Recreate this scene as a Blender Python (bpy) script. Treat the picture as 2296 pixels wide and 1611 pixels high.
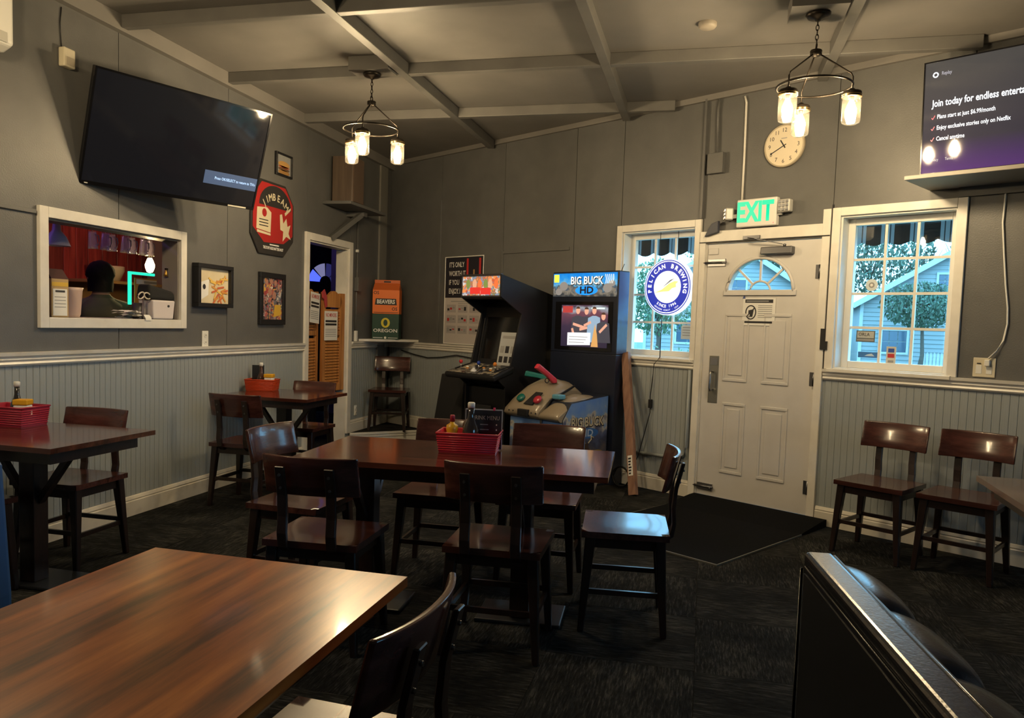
import bpy, bmesh, math, random
from math import pi, sin, cos, radians as rad
from mathutils import Vector, Matrix, Euler
for o in list(bpy.data.objects): bpy.data.objects.remove(o)
SC = bpy.context.scene
COL = SC.collection
random.seed(7)

# ------------------------------------------------------------------ camera, world, exposure
def make_camera():
    yaw, pit, rol, f = -.241, -.068, .033, 1750.0
    fw = Vector((sin(yaw)*cos(pit), cos(yaw)*cos(pit), sin(pit)))
    r0 = Vector((cos(yaw), -sin(yaw), 0)); u0 = r0.cross(fw)
    R = r0*cos(rol) + u0*sin(rol); U = -r0*sin(rol) + u0*cos(rol)
    cd = bpy.data.cameras.new('camera'); co = bpy.data.objects.new('camera', cd); COL.objects.link(co)
    cd.sensor_width = 36; cd.sensor_fit = 'HORIZONTAL'; cd.lens = 36*f/2296
    cd.shift_y = 40.6/2296; cd.clip_start = .02; cd.clip_end = 300
    m = Matrix((R, U, -fw)).transposed().to_4x4(); m.translation = (0, 0, 1.38)
    co.matrix_world = m
    SC.camera = co
make_camera()
W = bpy.data.worlds.new('dusk_sky'); SC.world = W; W.use_nodes = True
bgn = W.node_tree.nodes['Background']
bgn.inputs[0].default_value = (.27, .66, 1.0, 1); bgn.inputs[1].default_value = 3.0
SC.view_settings.view_transform = 'Standard'; SC.view_settings.look = 'None'
SC.view_settings.gamma = 1; SC.view_settings.use_curve_mapping = False
SC.view_settings.exposure = 1.35
BULB = 275.0            # emission strength of the filament bulbs
WARM = (1.0, .77, .47)

# ------------------------------------------------------------------ materials
MATS = {}
def mat(name, col, rough=.5, metal=0, col2=None, vs=6, stretch=(1, 1, 1), bump=0, bs=80, emit=None, es=0, coat=0, spec=None, coords='Object', contrast=(.3, .7), detail=4):
    if name in MATS: return MATS[name]
    m = bpy.data.materials.new(name); m.use_nodes = True; nt = m.node_tree; N = nt.nodes; L = nt.links
    b = N['Principled BSDF']
    b.inputs['Base Color'].default_value = (*col, 1); b.inputs['Roughness'].default_value = rough; b.inputs['Metallic'].default_value = metal
    if spec is not None: b.inputs['Specular IOR Level'].default_value = spec
    if coat: b.inputs['Coat Weight'].default_value = coat; b.inputs['Coat Roughness'].default_value = .12
    if emit is not None:
        b.inputs['Emission Color'].default_value = (*emit, 1); b.inputs['Emission Strength'].default_value = es
    if col2 is not None or bump:
        tc = N.new('ShaderNodeTexCoord'); mp = N.new('ShaderNodeMapping'); mp.inputs['Scale'].default_value = stretch
        L.new(tc.outputs[coords], mp.inputs[0])
    if col2 is not None:
        nz = N.new('ShaderNodeTexNoise'); nz.inputs['Scale'].default_value = vs; nz.inputs['Detail'].default_value = detail
        L.new(mp.outputs[0], nz.inputs['Vector'])
        cr = N.new('ShaderNodeValToRGB'); cr.color_ramp.elements[0].position = contrast[0]; cr.color_ramp.elements[1].position = contrast[1]
        cr.color_ramp.elements[0].color = (*col, 1); cr.color_ramp.elements[1].color = (*col2, 1)
        L.new(nz.outputs[0], cr.inputs[0]); L.new(cr.outputs[0], b.inputs['Base Color'])
    if bump:
        n2 = N.new('ShaderNodeTexNoise'); n2.inputs['Scale'].default_value = bs; n2.inputs['Detail'].default_value = 3
        L.new(mp.outputs[0], n2.inputs['Vector'])
        bp = N.new('ShaderNodeBump'); bp.inputs['Strength'].default_value = bump; bp.inputs['Distance'].default_value = .004
        L.new(n2.outputs[0], bp.inputs['Height']); L.new(bp.outputs[0], b.inputs['Normal'])
    MATS[name] = m
    return m
def glass(name, tint=(1, 1, 1), rough=.02, boost=1.0, haze=0):
    m = bpy.data.materials.new(name); m.use_nodes = True; nt = m.node_tree; N = nt.nodes; L = nt.links
    N.remove(N['Principled BSDF'])
    t = N.new('ShaderNodeBsdfTransparent'); t.inputs[0].default_value = (*tint, 1)
    g = N.new('ShaderNodeBsdfGlossy'); g.inputs['Roughness'].default_value = rough
    lw = N.new('ShaderNodeLayerWeight'); lw.inputs[0].default_value = .5
    fr = N.new('ShaderNodeMath'); fr.operation = 'POWER'; fr.inputs[1].default_value = 4.0; L.new(lw.outputs['Facing'], fr.inputs[0])
    mu = N.new('ShaderNodeMath'); mu.operation = 'MULTIPLY_ADD'; mu.inputs[1].default_value = .7*boost; mu.inputs[2].default_value = .04*boost; mu.use_clamp = True
    mx = N.new('ShaderNodeMixShader'); L.new(fr.outputs[0], mu.inputs[0]); L.new(mu.outputs[0], mx.inputs[0]); L.new(t.outputs[0], mx.inputs[1]); L.new(g.outputs[0], mx.inputs[2])
    out = mx.outputs[0]
    if haze:   # thick moulded glass scatters a little of the light passing it
        tl = N.new('ShaderNodeBsdfTranslucent'); tl.inputs[0].default_value = (.9, .85, .7, 1); m2 = N.new('ShaderNodeMixShader'); m2.inputs[0].default_value = haze
        L.new(out, m2.inputs[1]); L.new(tl.outputs[0], m2.inputs[2]); out = m2.outputs[0]
    L.new(out, N['Material Output'].inputs[0]); MATS[name] = m
    return m
def fill_ramp(ramp, stops):
    while len(ramp.elements) > 1: ramp.elements.remove(ramp.elements[-1])
    ramp.elements[0].position = stops[0][0]; ramp.elements[0].color = (*stops[0][1], 1)
    for p, c in stops[1:]: ramp.elements.new(p).color = (*c, 1)
def palette_mat(name, cols, scale=12, rough=.5, es=0, stretch=(1, 1, 1), noise=.25):
    """printed picture: voronoi patches in a fixed palette"""
    m = bpy.data.materials.new(name); m.use_nodes = True; nt = m.node_tree; N = nt.nodes; L = nt.links; b = N['Principled BSDF']
    tc = N.new('ShaderNodeTexCoord'); mp = N.new('ShaderNodeMapping'); mp.inputs['Scale'].default_value = stretch
    nz = N.new('ShaderNodeTexNoise'); nz.inputs['Scale'].default_value = scale*.7
    mxv = N.new('ShaderNodeMixRGB'); mxv.inputs[0].default_value = noise
    vo = N.new('ShaderNodeTexVoronoi'); vo.inputs['Scale'].default_value = scale
    L.new(tc.outputs['Object'], mp.inputs[0]); L.new(mp.outputs[0], nz.inputs['Vector']); L.new(mp.outputs[0], mxv.inputs[1]); L.new(nz.outputs['Color'], mxv.inputs[2])
    L.new(mxv.outputs[0], vo.inputs['Vector'])
    sp = N.new('ShaderNodeSeparateColor'); L.new(vo.outputs['Color'], sp.inputs[0])
    cr = N.new('ShaderNodeValToRGB'); cr.color_ramp.interpolation = 'CONSTANT'
    fill_ramp(cr.color_ramp, [(i/len(cols), c) for i, c in enumerate(cols)])
    L.new(sp.outputs[0], cr.inputs[0]); L.new(cr.outputs[0], b.inputs['Base Color']); b.inputs['Roughness'].default_value = rough
    if es:
        L.new(cr.outputs[0], b.inputs['Emission Color']); b.inputs['Emission Strength'].default_value = es
    MATS[name] = m
    return m
def ramp_mat(name, stops, axis=2, lo=0, hi=1, rough=.2, es=0, noise=0, nscale=6, constant=False):
    """colour by position along one object axis (printed / displayed gradients, stripes)"""
    m = bpy.data.materials.new(name); m.use_nodes = True; nt = m.node_tree; N = nt.nodes; L = nt.links; b = N['Principled BSDF']
    tc = N.new('ShaderNodeTexCoord'); sx = N.new('ShaderNodeSeparateXYZ'); L.new(tc.outputs['Object'], sx.inputs[0])
    mr = N.new('ShaderNodeMapRange'); mr.inputs[1].default_value = lo; mr.inputs[2].default_value = hi
    L.new(sx.outputs[axis], mr.inputs[0]); src = mr.outputs[0]
    if noise:
        nz = N.new('ShaderNodeTexNoise'); nz.inputs['Scale'].default_value = nscale; L.new(tc.outputs['Object'], nz.inputs['Vector'])
        ad = N.new('ShaderNodeMath'); ad.operation = 'MULTIPLY_ADD'; ad.inputs[1].default_value = noise; L.new(nz.outputs[0], ad.inputs[0]); L.new(src, ad.inputs[2])
        sb = N.new('ShaderNodeMath'); sb.operation = 'SUBTRACT'; sb.inputs[1].default_value = noise*.5; L.new(ad.outputs[0], sb.inputs[0]); src = sb.outputs[0]
    cr = N.new('ShaderNodeValToRGB')
    if constant: cr.color_ramp.interpolation = 'CONSTANT'
    fill_ramp(cr.color_ramp, stops)
    L.new(src, cr.inputs[0]); L.new(cr.outputs[0], b.inputs['Base Color']); b.inputs['Roughness'].default_value = rough
    if es:
        L.new(cr.outputs[0], b.inputs['Emission Color']); b.inputs['Emission Strength'].default_value = es
    MATS[name] = m
    return m
def wood_mat(name, dark, mid, light, along=0, rough=.25, coat=.3, plank=0, scale=1.0):
    m = bpy.data.materials.new(name); m.use_nodes = True; nt = m.node_tree; N = nt.nodes; L = nt.links; b = N['Principled BSDF']
    tc = N.new('ShaderNodeTexCoord'); mp = N.new('ShaderNodeMapping')
    st = [14*scale]*3; st[along] = 1.1*scale; mp.inputs['Scale'].default_value = st
    L.new(tc.outputs['Object'], mp.inputs[0])
    nz = N.new('ShaderNodeTexNoise'); nz.inputs['Scale'].default_value = 1.6; nz.inputs['Detail'].default_value = 6; nz.inputs['Roughness'].default_value = .6
    L.new(mp.outputs[0], nz.inputs['Vector'])
    cr = N.new('ShaderNodeValToRGB'); e = cr.color_ramp.elements; e[0].position = .33; e[0].color = (*dark, 1); e[1].position = .70; e[1].color = (*light, 1)
    k = e.new(.52); k.color = (*mid, 1)
    L.new(nz.outputs[0], cr.inputs[0]); L.new(cr.outputs[0], b.inputs['Base Color'])
    b.inputs['Roughness'].default_value = rough; b.inputs['Coat Weight'].default_value = coat; b.inputs['Coat Roughness'].default_value = .08
    bp = N.new('ShaderNodeBump'); bp.inputs['Strength'].default_value = .05; bp.inputs['Distance'].default_value = .002
    L.new(nz.outputs[0], bp.inputs['Height']); L.new(bp.outputs[0], b.inputs['Normal'])
    MATS[name] = m
    return m
def carpet_mat():
    m = bpy.data.materials.new('carpet'); m.use_nodes = True; nt = m.node_tree; N = nt.nodes; L = nt.links; b = N['Principled BSDF']
    tc = N.new('ShaderNodeTexCoord'); oi = N.new('ShaderNodeObjectInfo')
    ad = N.new('ShaderNodeVectorMath'); L.new(tc.outputs['Object'], ad.inputs[0]); L.new(oi.outputs['Random'], ad.inputs[1])
    mp = N.new('ShaderNodeMapping'); mp.inputs['Scale'].default_value = (9, 75, 9); L.new(ad.outputs[0], mp.inputs[0])
    nz = N.new('ShaderNodeTexNoise'); nz.inputs['Scale'].default_value = 1.5; nz.inputs['Detail'].default_value = 5; nz.inputs['Roughness'].default_value = .7; L.new(mp.outputs[0], nz.inputs['Vector'])
    big = N.new('ShaderNodeTexNoise'); big.inputs['Scale'].default_value = 4; L.new(ad.outputs[0], big.inputs['Vector'])
    mul = N.new('ShaderNodeMath'); mul.operation = 'MULTIPLY_ADD'; mul.inputs[1].default_value = .35; L.new(big.outputs[0], mul.inputs[0]); L.new(nz.outputs[0], mul.inputs[2])
    cr = N.new('ShaderNodeValToRGB'); e = cr.color_ramp.elements
    e[0].position = .55; e[0].color = (.006, .0062, .0068, 1); e[1].position = .90; e[1].color = (.070, .069, .062, 1)
    k = e.new(.70); k.color = (.017, .017, .0165, 1)
    L.new(mul.outputs[0], cr.inputs[0]); L.new(cr.outputs[0], b.inputs['Base Color']); b.inputs['Roughness'].default_value = .95; b.inputs['Specular IOR Level'].default_value = .1
    bp = N.new('ShaderNodeBump'); bp.inputs['Strength'].default_value = .6; bp.inputs['Distance'].default_value = .006; L.new(nz.outputs[0], bp.inputs['Height']); L.new(bp.outputs[0], b.inputs['Normal'])
    MATS['carpet'] = m
    return m

paint_dark = mat('paint_charcoal', (.108, .108, .106), .42, col2=(.128, .127, .124), vs=5, bump=.25, bs=120, spec=.35)
paint_low = mat('paint_grey_wainscot', (.29, .32, .33), .5, col2=(.33, .36, .37), vs=9, stretch=(8, 8, .6), bump=.1, bs=90)
ceil_m = mat('ceiling_paint', (.165, .155, .145), .6, col2=(.195, .183, .17), vs=3)
beam_m = mat('beam_paint', (.125, .12, .115), .5, col2=(.15, .145, .135), vs=6)
trim_m = mat('trim_cream', (.76, .73, .67), .35, col2=(.66, .63, .57), vs=9, contrast=(.4, .8))
base_m = mat('baseboard_worn', (.66, .62, .54), .4, col2=(.40, .36, .30), vs=7, contrast=(.5, .85))
doorp_m = mat('door_paint', (.62, .60, .58), .38, col2=(.54, .52, .50), vs=4, contrast=(.45, .85))
carpet = carpet_mat()
black_m = mat('black_matte', (.008, .008, .010), .5)
blackg_m = mat('black_gloss', (.006, .006, .008), .12)
blackw_m = mat('black_wood', (.014, .009, .008), .32, col2=(.03, .015, .012), vs=10, stretch=(6, 6, 1), coat=.15)
steel_m = mat('steel', (.45, .45, .47), .3, 1.0)
steeld_m = mat('steel_dark', (.16, .16, .17), .38, 1.0)
bronze_m = mat('dark_bronze', (.035, .028, .022), .35, .8)
white_m = mat('white_plastic', (.75, .74, .70), .4)
cream_m = mat('cream_plastic', (.62, .56, .42), .45)
paper_m = mat('paper', (.78, .77, .74), .7)
chairw = wood_mat('chair_wood', (.036, .012, .010), (.070, .023, .018), (.115, .040, .031), 0, .24, .35)
chairleg = mat('chair_leg_wood', (.010, .006, .0055), .32, col2=(.022, .010, .008), vs=8, stretch=(6, 6, 1), coat=.2)
tablew_y = wood_mat('table_wood_lit', (.070, .017, .004), (.290, .078, .013), (.46, .155, .030), 1, .28, .22, scale=.8)  # foreground table: wood colour lightened for the lamplight falling on it
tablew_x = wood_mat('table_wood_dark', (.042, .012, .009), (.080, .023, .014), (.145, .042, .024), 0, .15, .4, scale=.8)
glass_m = glass('clear_glass'); glassw = glass('window_glass', (.93, .97, .98), .01, 1.0); jar_m = glass('jar_glass', (.97, .95, .88), .03, 1.8, .005)
bulb_m = mat('bulb_glow', (1, .8, .5), .5, emit=WARM, es=BULB)
ink_m = mat('ink_black', (.02, .02, .025), .6); inkr_m = mat('ink_red', (.50, .03, .03), .6); inkw_m = mat('ink_white', (.80, .79, .76), .6); grey_m = mat('ink_grey', (.30, .30, .30), .6)

# ------------------------------------------------------------------ mesh helpers
class MB:
    def __init__(s): s.bm = bmesh.new()
    def _tag(s, f, sm):
        for a in f: a.smooth = sm
    def box(s, x0, x1, y0, y1, z0, z1):
        v = [s.bm.verts.new(p) for p in ((x0, y0, z0), (x1, y0, z0), (x1, y1, z0), (x0, y1, z0), (x0, y0, z1), (x1, y0, z1), (x1, y1, z1), (x0, y1, z1))]
        for f in ((3, 2, 1, 0), (4, 5, 6, 7), (0, 1, 5, 4), (1, 2, 6, 5), (2, 3, 7, 6), (3, 0, 4, 7)): s.bm.faces.new([v[i] for i in f])
        return s
    def hexa(s, a, b):
        """a,b: two quads of 4 points (bottom, top)"""
        v = [s.bm.verts.new(p) for p in list(a)+list(b)]
        for f in ((3, 2, 1, 0), (4, 5, 6, 7), (0, 1, 5, 4), (1, 2, 6, 5), (2, 3, 7, 6), (3, 0, 4, 7)): s.bm.faces.new([v[i] for i in f])
        return s
    def bar(s, p0, p1, w, h, w1=None, h1=None, up=(0, 0, 1)):
        p0 = Vector(p0); p1 = Vector(p1); d = (p1-p0).normalized(); u = Vector(up)
        if abs(d.dot(u)) > .95: u = Vector((0, 1, 0))
        x = d.cross(u).normalized(); y = x.cross(d)
        w1 = w if w1 is None else w1; h1 = h if h1 is None else h1
        q = lambda p, w, h: [p-x*w/2-y*h/2, p+x*w/2-y*h/2, p+x*w/2+y*h/2, p-x*w/2+y*h/2]
        return s.hexa(q(p0, w, h), q(p1, w1, h1))
    def tube(s, pts, r, seg=8, r1=None, closed=False):
        pts = [Vector(p) for p in pts]; n = len(pts); rings = []
        up = Vector((0, 0, 1))
        for i, p in enumerate(pts):
            a = pts[i-1] if (i > 0 or closed) else p; b = pts[(i+1) % n] if (i < n-1 or closed) else p
            d = (b-a).normalized(); u = up if abs(d.dot(up)) < .95 else Vector((1, 0, 0))
            x = d.cross(u).normalized(); y = d.cross(x)
            rr = r if r1 is None else r+(r1-r)*i/(n-1)
            rings.append([s.bm.verts.new(p+x*rr*cos(2*pi*k/seg)+y*rr*sin(2*pi*k/seg)) for k in range(seg)])
        m = n if closed else n-1; fs = []
        for i in range(m):
            A = rings[i]; B = rings[(i+1) % n]
            for k in range(seg): fs.append(s.bm.faces.new((A[k], A[(k+1) % seg], B[(k+1) % seg], B[k])))
        s._tag(fs, True)
        if not closed: s.bm.faces.new(rings[0][::-1]); s.bm.faces.new(rings[-1])
        return s
    def cyl(s, p0, p1, r, seg=16, r1=None): return s.tube([p0, p1], r, seg, r1 if r1 is not None else r)
    def torus(s, c, R, r, seg=32, rs=8, axis='z'):
        f = {'z': lambda a: (cos(a), sin(a), 0), 'y': lambda a: (cos(a), 0, sin(a)), 'x': lambda a: (0, cos(a), sin(a))}[axis]
        return s.tube([Vector(c)+Vector(f(2*pi*k/seg))*R for k in range(seg)], r, rs, closed=True)
    def lathe(s, prof, seg=24, c=(0, 0, 0), axis='z', caps=True, sx=1, sy=1):
        c = Vector(c); rings = []
        for r, z in prof:
            ring = []
            for k in range(seg):
                a = 2*pi*k/seg; x, y = r*cos(a)*sx, r*sin(a)*sy
                p = Vector((x, y, z)) if axis == 'z' else (Vector((x, -z, y)) if axis == 'y' else Vector((z, x, y)))
                ring.append(s.bm.verts.new(c+p))
            rings.append(ring)
        fs = []
        for A, B in zip(rings, rings[1:]):
            for k in range(seg): fs.append(s.bm.faces.new((A[k], A[(k+1) % seg], B[(k+1) % seg], B[k])))
        s._tag(fs, True)
        if caps: s.bm.faces.new(rings[0][::-1]); s.bm.faces.new(rings[-1])
        return s
    def prism(s, pts, a, b, plane='xz'):
        """extrude polygon pts between a and b along the remaining axis"""
        f = {'xz': lambda p, t: (p[0], t, p[1]), 'xy': lambda p, t: (p[0], p[1], t), 'yz': lambda p, t: (t, p[0], p[1])}[plane]
        A = [s.bm.verts.new(f(p, a)) for p in pts]; B = [s.bm.verts.new(f(p, b)) for p in pts]; n = len(pts)
        s.bm.faces.new(A); s.bm.faces.new(B[::-1])
        for i in range(n): s.bm.faces.new((A[i], B[i], B[(i+1) % n], A[(i+1) % n]))
        return s
    def grid(s, fn, nu, nv, sm=True, closed_u=False):
        V = [[s.bm.verts.new(fn(i/nu, j/nv)) for j in range(nv+1)] for i in range(nu+1)]
        fs = [s.bm.faces.new((V[i][j], V[i+1][j], V[i+1][j+1], V[i][j+1])) for i in range(nu) for j in range(nv)]
        s._tag(fs, sm)
        return s
    def build(s, name, m, parent=None, bev=0, loc=None, rot=None, seg=2, subd=0, weld=False):
        if weld: bmesh.ops.remove_doubles(s.bm, verts=s.bm.verts, dist=1e-5)
        bmesh.ops.recalc_face_normals(s.bm, faces=s.bm.faces)
        me = bpy.data.meshes.new(name); s.bm.to_mesh(me); s.bm.free()
        if m: me.materials.append(m)
        o = bpy.data.objects.new(name, me); COL.objects.link(o)
        if parent: o.parent = parent
        if loc is not None: o.location = loc
        if rot is not None: o.rotation_euler = rot
        if bev:
            b = o.modifiers.new('bevel', 'BEVEL'); b.width = bev; b.segments = seg; b.limit_method = 'ANGLE'; b.angle_limit = rad(40)
        if subd:
            b = o.modifiers.new('sub', 'SUBSURF'); b.levels = subd; b.render_levels = subd
        return o
def tag(o, label, cat, group=None):
    o['label'] = label; o['category'] = cat
    if group: o['group'] = group
    return o
def thing(name, label, cat, loc=(0, 0, 0), rz=0, group=None):
    o = bpy.data.objects.new(name, None); COL.objects.link(o); o.location = loc; o.rotation_euler = (0, 0, rz); o.empty_display_size = .1
    return tag(o, label, cat, group)
def struct(o): o['kind'] = 'structure'; return o
def sroot(name, loc=(0, 0, 0), rz=0):
    o = bpy.data.objects.new(name, None); COL.objects.link(o); o.location = loc; o.rotation_euler = (0, 0, rz); return struct(o)
def dup(o, parent=None):
    c = o.copy(); COL.objects.link(c)
    if parent: c.parent = parent
    for ch in [x for x in o.children]: dup(ch, c)
    return c
def flat(name, pts, y, m, parent, t=.0012):
    """flat print lying on the front (-y) of a thing, pts in (x, z)"""
    return MB().prism(pts, y-t, y, 'xz').build(name, m, parent)
def rect(x0, x1, z0, z1): return [(x0, z0), (x1, z0), (x1, z1), (x0, z1)]
def ell(cx, cz, rx, rz, n=20, a0=0, a1=2*pi):
    full = abs(a1-a0-2*pi) < 1e-6
    k = n if full else n+1
    return [(cx+rx*cos(a0+(a1-a0)*i/n), cz+rz*sin(a0+(a1-a0)*i/n)) for i in range(k)]
def text_mesh(body, size, bold=0, align='CENTER', ext=0):
    cu = bpy.data.curves.new('txt', 'FONT'); cu.body = body; cu.size = size; cu.align_x = align; cu.align_y = 'CENTER'
    cu.offset = bold; cu.extrude = ext; cu.resolution_u = 2
    o = bpy.data.objects.new('txt', cu); COL.objects.link(o)
    bpy.context.view_layer.update()
    me = bpy.data.meshes.new_from_object(o.evaluated_get(bpy.context.evaluated_depsgraph_get()))
    bpy.data.objects.remove(o); bpy.data.curves.remove(cu)
    return me
def text(name, body, size, m, parent, x, z, y=-.002, bold=0, align='CENTER', sx=1, rot=0, ext=0):
    me = text_mesh(body, size, bold, align, ext); me.name = name
    me.materials.clear(); me.materials.append(m)
    me.transform(Matrix.Diagonal((sx, 1, 1, 1)))
    me.transform(Matrix.Rotation(rot, 4, 'Z'))
    me.transform(Matrix.Rotation(pi/2, 4, 'X'))
    o = bpy.data.objects.new(name, me); COL.objects.link(o); o.parent = parent; o.location = (x, y, z)
    return o
def arc_text(name, body, size, m, parent, cx, cz, R, a_mid, span, y, bold=0, flip=False):
    bm = bmesh.new(); n = len(body)
    for i, ch in enumerate(body):
        if ch == ' ': continue
        t = (i/(n-1)-.5)*span
        a = a_mid-t if not flip else a_mid+t
        me = text_mesh(ch, size, bold)
        me.transform(Matrix.Translation((R*cos(a), R*sin(a), 0)) @ Matrix.Rotation(a-pi/2 if not flip else a+pi/2, 4, 'Z'))
        bm.from_mesh(me); bpy.data.meshes.remove(me)
    me = bpy.data.meshes.new(name); bm.to_mesh(me); bm.free(); me.materials.append(m)
    me.transform(Matrix.Rotation(pi/2, 4, 'X'))
    o = bpy.data.objects.new(name, me); COL.objects.link(o); o.parent = parent; o.location = (cx, y, cz)
    return o
def rsub(r, o):
    a0, a1, b0, b1 = r; c0, c1, d0, d1 = o
    if c0 >= a1 or c1 <= a0 or d0 >= b1 or d1 <= b0: return [r]
    out = []
    if c0 > a0: out.append((a0, c0, b0, b1))
    if c1 < a1: out.append((c1, a1, b0, b1))
    m0, m1 = max(a0, c0), min(a1, c1)
    if d0 > b0: out.append((m0, m1, b0, d0))
    if d1 < b1: out.append((m0, m1, d1, b1))
    return out
def rsubs(r, ops):
    rs = [r]
    for o in ops: rs = [q for x in rs for q in rsub(x, o)]
    return rs

# ------------------------------------------------------------------ frames of the two walls
XL = -3.725
TH = 1.015; KB = 5.53
NB = Vector((cos(TH), sin(TH), 0)); SB = Vector((sin(TH), -cos(TH), 0))
C0 = Vector((XL, (KB-NB.x*XL)/NB.y, 0))
RB = math.atan2(SB.y, SB.x)
def B(u, d=0, z=0): p = C0+SB*u-NB*d; return (p.x, p.y, z)
def LW(y, d=0, z=0): return (XL+d, y, z)
RL = pi/2
CEIL = 3.25

# ================================================================== THE SETTING
def yback(x): return C0.y-(x-XL)*(-SB.y/SB.x)
XR, YR = 4.2, -3.0
BARX, BARN, BARP = -6.4, 10.5, 6.80        # west end, north end, partition of the rooms behind the left wall
foot = [(BARX-.2, YR-.2), (XR+.2, YR-.2), (XR+.2, yback(XR+.2)), (C0.x+.02, C0.y+.08), (C0.x, BARN+.2), (BARX-.2, BARN+.2)]
floor = struct(MB().prism(foot, -.15, -.004, 'xy').build('floor', carpet))
struct(MB().prism(foot, CEIL, CEIL+.12, 'xy').build('ceiling', ceil_m))
# carpet tiles
TS = .61
tile0 = None
for i in range(-7, 7):
    for j in range(-4, 15):
        x = .02+TS*(i+.5); y = 3.78-TS*6+TS*(j+.5)
        if x < XL+.25 or x > 3.2 or y < .2 or (Vector((x, y, 0))).dot(NB) > KB-.2: continue
        if tile0 is None:
            t = tile0 = MB().box(-TS/2+.001, TS/2-.001, -TS/2+.001, TS/2-.001, -.004, 0).build('carpet_tile', carpet, floor)
        else:
            t = tile0.copy(); COL.objects.link(t)
        t.location = (x, y, 0); t.rotation_euler = (0, 0, (pi/2 if (i+j) % 2 else 0))

def make_wall(name, loc, rz, x0, x1, ops, seams, thick, planks, z_low=1.06):
    core = MB()
    for r in rsubs((x0, x1, 0, CEIL), ops): core.box(r[0], r[1], .012, thick, r[2], r[3])
    w = struct(core.build(name, paint_dark, loc=loc, rot=(0, 0, rz)))
    edges = [x0]+[s for s in seams if x0 < s < x1]+[x1]
    for a, b in zip(edges, edges[1:]):
        mb = MB()
        for r in rsubs((a+.003, b-.003, z_low, CEIL), ops): mb.box(r[0], r[1], 0, .012, r[2], r[3])
        mb.build('wall_panel', paint_dark, w)
    mb = MB()
    for r in rsubs((planks[0], planks[1], .02, z_low), ops): mb.box(r[0], r[1], .003, .0125, r[2], r[3])
    mb.build('wainscot_backing', paint_low, w)
    pw = .0462; p0 = None; x = planks[0]
    while x < planks[1]:
        if not any(o[0]-.06 < x+pw and o[1]+.06 > x and o[2] < .5 for o in ops):
            if p0 is None:
                p = p0 = MB().box(0, pw-.0022, 0, .004, .02, z_low).build('bead_plank', paint_low, w, bev=.0012, seg=1)
            else:
                p = p0.copy(); COL.objects.link(p)
            p.location = (x, 0, 0)
        x += pw
    return w
PASS = (3.765, 4.94, 1.33, 1.905); DWAY = (6.83, 7.69, 0, 2.12)
WIN1 = (3.51, 4.25, 1.135, 2.215); WIN2 = (5.435, 6.18, 1.135, 2.215); DOOR = (4.355, 5.31, 0, 2.085)
wall_left = make_wall('wall_left', (XL, 0, 0), RL, YR, BARN, [PASS, DWAY], [-1.76, -.54, .68, 1.90, 3.12, 4.345, 5.53, 6.79, 7.73, C0.y], .13, (.9, C0.y-.03))
wall_back = make_wall('wall_back', (C0.x, C0.y, 0), RB, -.10, 9.6, [WIN1, WIN2, DOOR], [.96, 1.97, 2.93, 3.48, 4.31, 5.37, 6.22, 7.44, 8.66], .2, (.03, 8.2))
# thin flat battens on the upper walls
for u0, u1, z0, z1 in ((.93, .965, 1.13, 2.72), (1.955, 1.985, 1.13, 2.13), (1.985, 2.88, 2.09, 2.12)):
    MB().box(u0, u1, -.012, .001, z0, z1).build('batten', paint_dark, wall_back, bev=.003)
MB().box(-2, 3.69, -.016, .001, 1.915, 1.94).build('batten', paint_dark, wall_left, bev=.003)
# other two walls (behind and right of the camera)
w = MB()
for r in rsubs((YR, yback(XR)+.05, 0, CEIL), [(-.2, 2.0, 1.13, 2.3)]): w.box(XR, XR+.15, r[0], r[1], r[2], r[3])
wall_right = struct(w.build('wall_right', paint_dark))
struct(MB().box(XL-.13, XR+.15, YR-.15, YR, 0, CEIL).build('wall_rear', paint_dark))
wn = sroot('window_3', (XR, .9, 0), -pi/2)  # window added in the unseen right wall to let daylight in
MB().box(-1.16, -1.1, -.02, .15, 1.07, 2.36).box(1.1, 1.16, -.02, .15, 1.07, 2.36).box(-1.1, 1.1, -.02, .15, 2.3, 2.36).box(-1.1, 1.1, -.04, .15, 1.07, 1.13).build('window_frame', trim_m, wn)
for k in range(3): MB().box(-1.1+k*.7333+.01, -1.1+(k+1)*.7333-.01, .1, .104, 1.13, 2.3).build('pane', glassw, wn)
for k in range(1, 3): MB().box(-1.1+k*.7333-.015, -1.1+k*.7333+.015, .085, .12, 1.13, 2.3).build('mullion', trim_m, wn)

# chair rails, baseboards, crown
RAIL = [(.002, 1.055), (-.012, 1.055), (-.020, 1.066), (-.014, 1.078), (-.024, 1.092), (-.019, 1.103), (-.036, 1.113), (-.040, 1.132), (.002, 1.132)]
BASE = [(.002, 0), (-.020, 0), (-.020, .098), (-.014, .104), (-.017, .112), (-.009, .130), (.002, .134)]
nt_ = [0]
def trim(prof, a, b, loc, rz, m, name=None):
    nt_[0] += 1
    return struct(MB().prism(prof, a, b, 'yz').build(name or 'trim_%d' % nt_[0], m, loc=loc, rot=(0, 0, rz)))
Lloc, Bloc = (XL, 0, 0), (C0.x, C0.y, 0)
trim(RAIL, YR, 6.755, Lloc, RL, trim_m); trim(RAIL, 7.775, C0.y-.02, Lloc, RL, trim_m)
trim(RAIL, .02, 4.295, Bloc, RB, trim_m); trim(RAIL, 5.372, 9.3, Bloc, RB, trim_m)
trim(BASE, YR, 6.755, Lloc, RL, base_m, 'baseboard_left')
trim([(a, b+.14) for a, b in BASE], 7.775, C0.y-.01, Lloc, RL, base_m, 'baseboard_corner')
trim([(a, b+.14) for a, b in BASE], .01, .78, Bloc, RB, base_m, 'baseboard_platform')
trim(BASE, .78, 4.295, Bloc, RB, base_m, 'baseboard_back')
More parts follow.
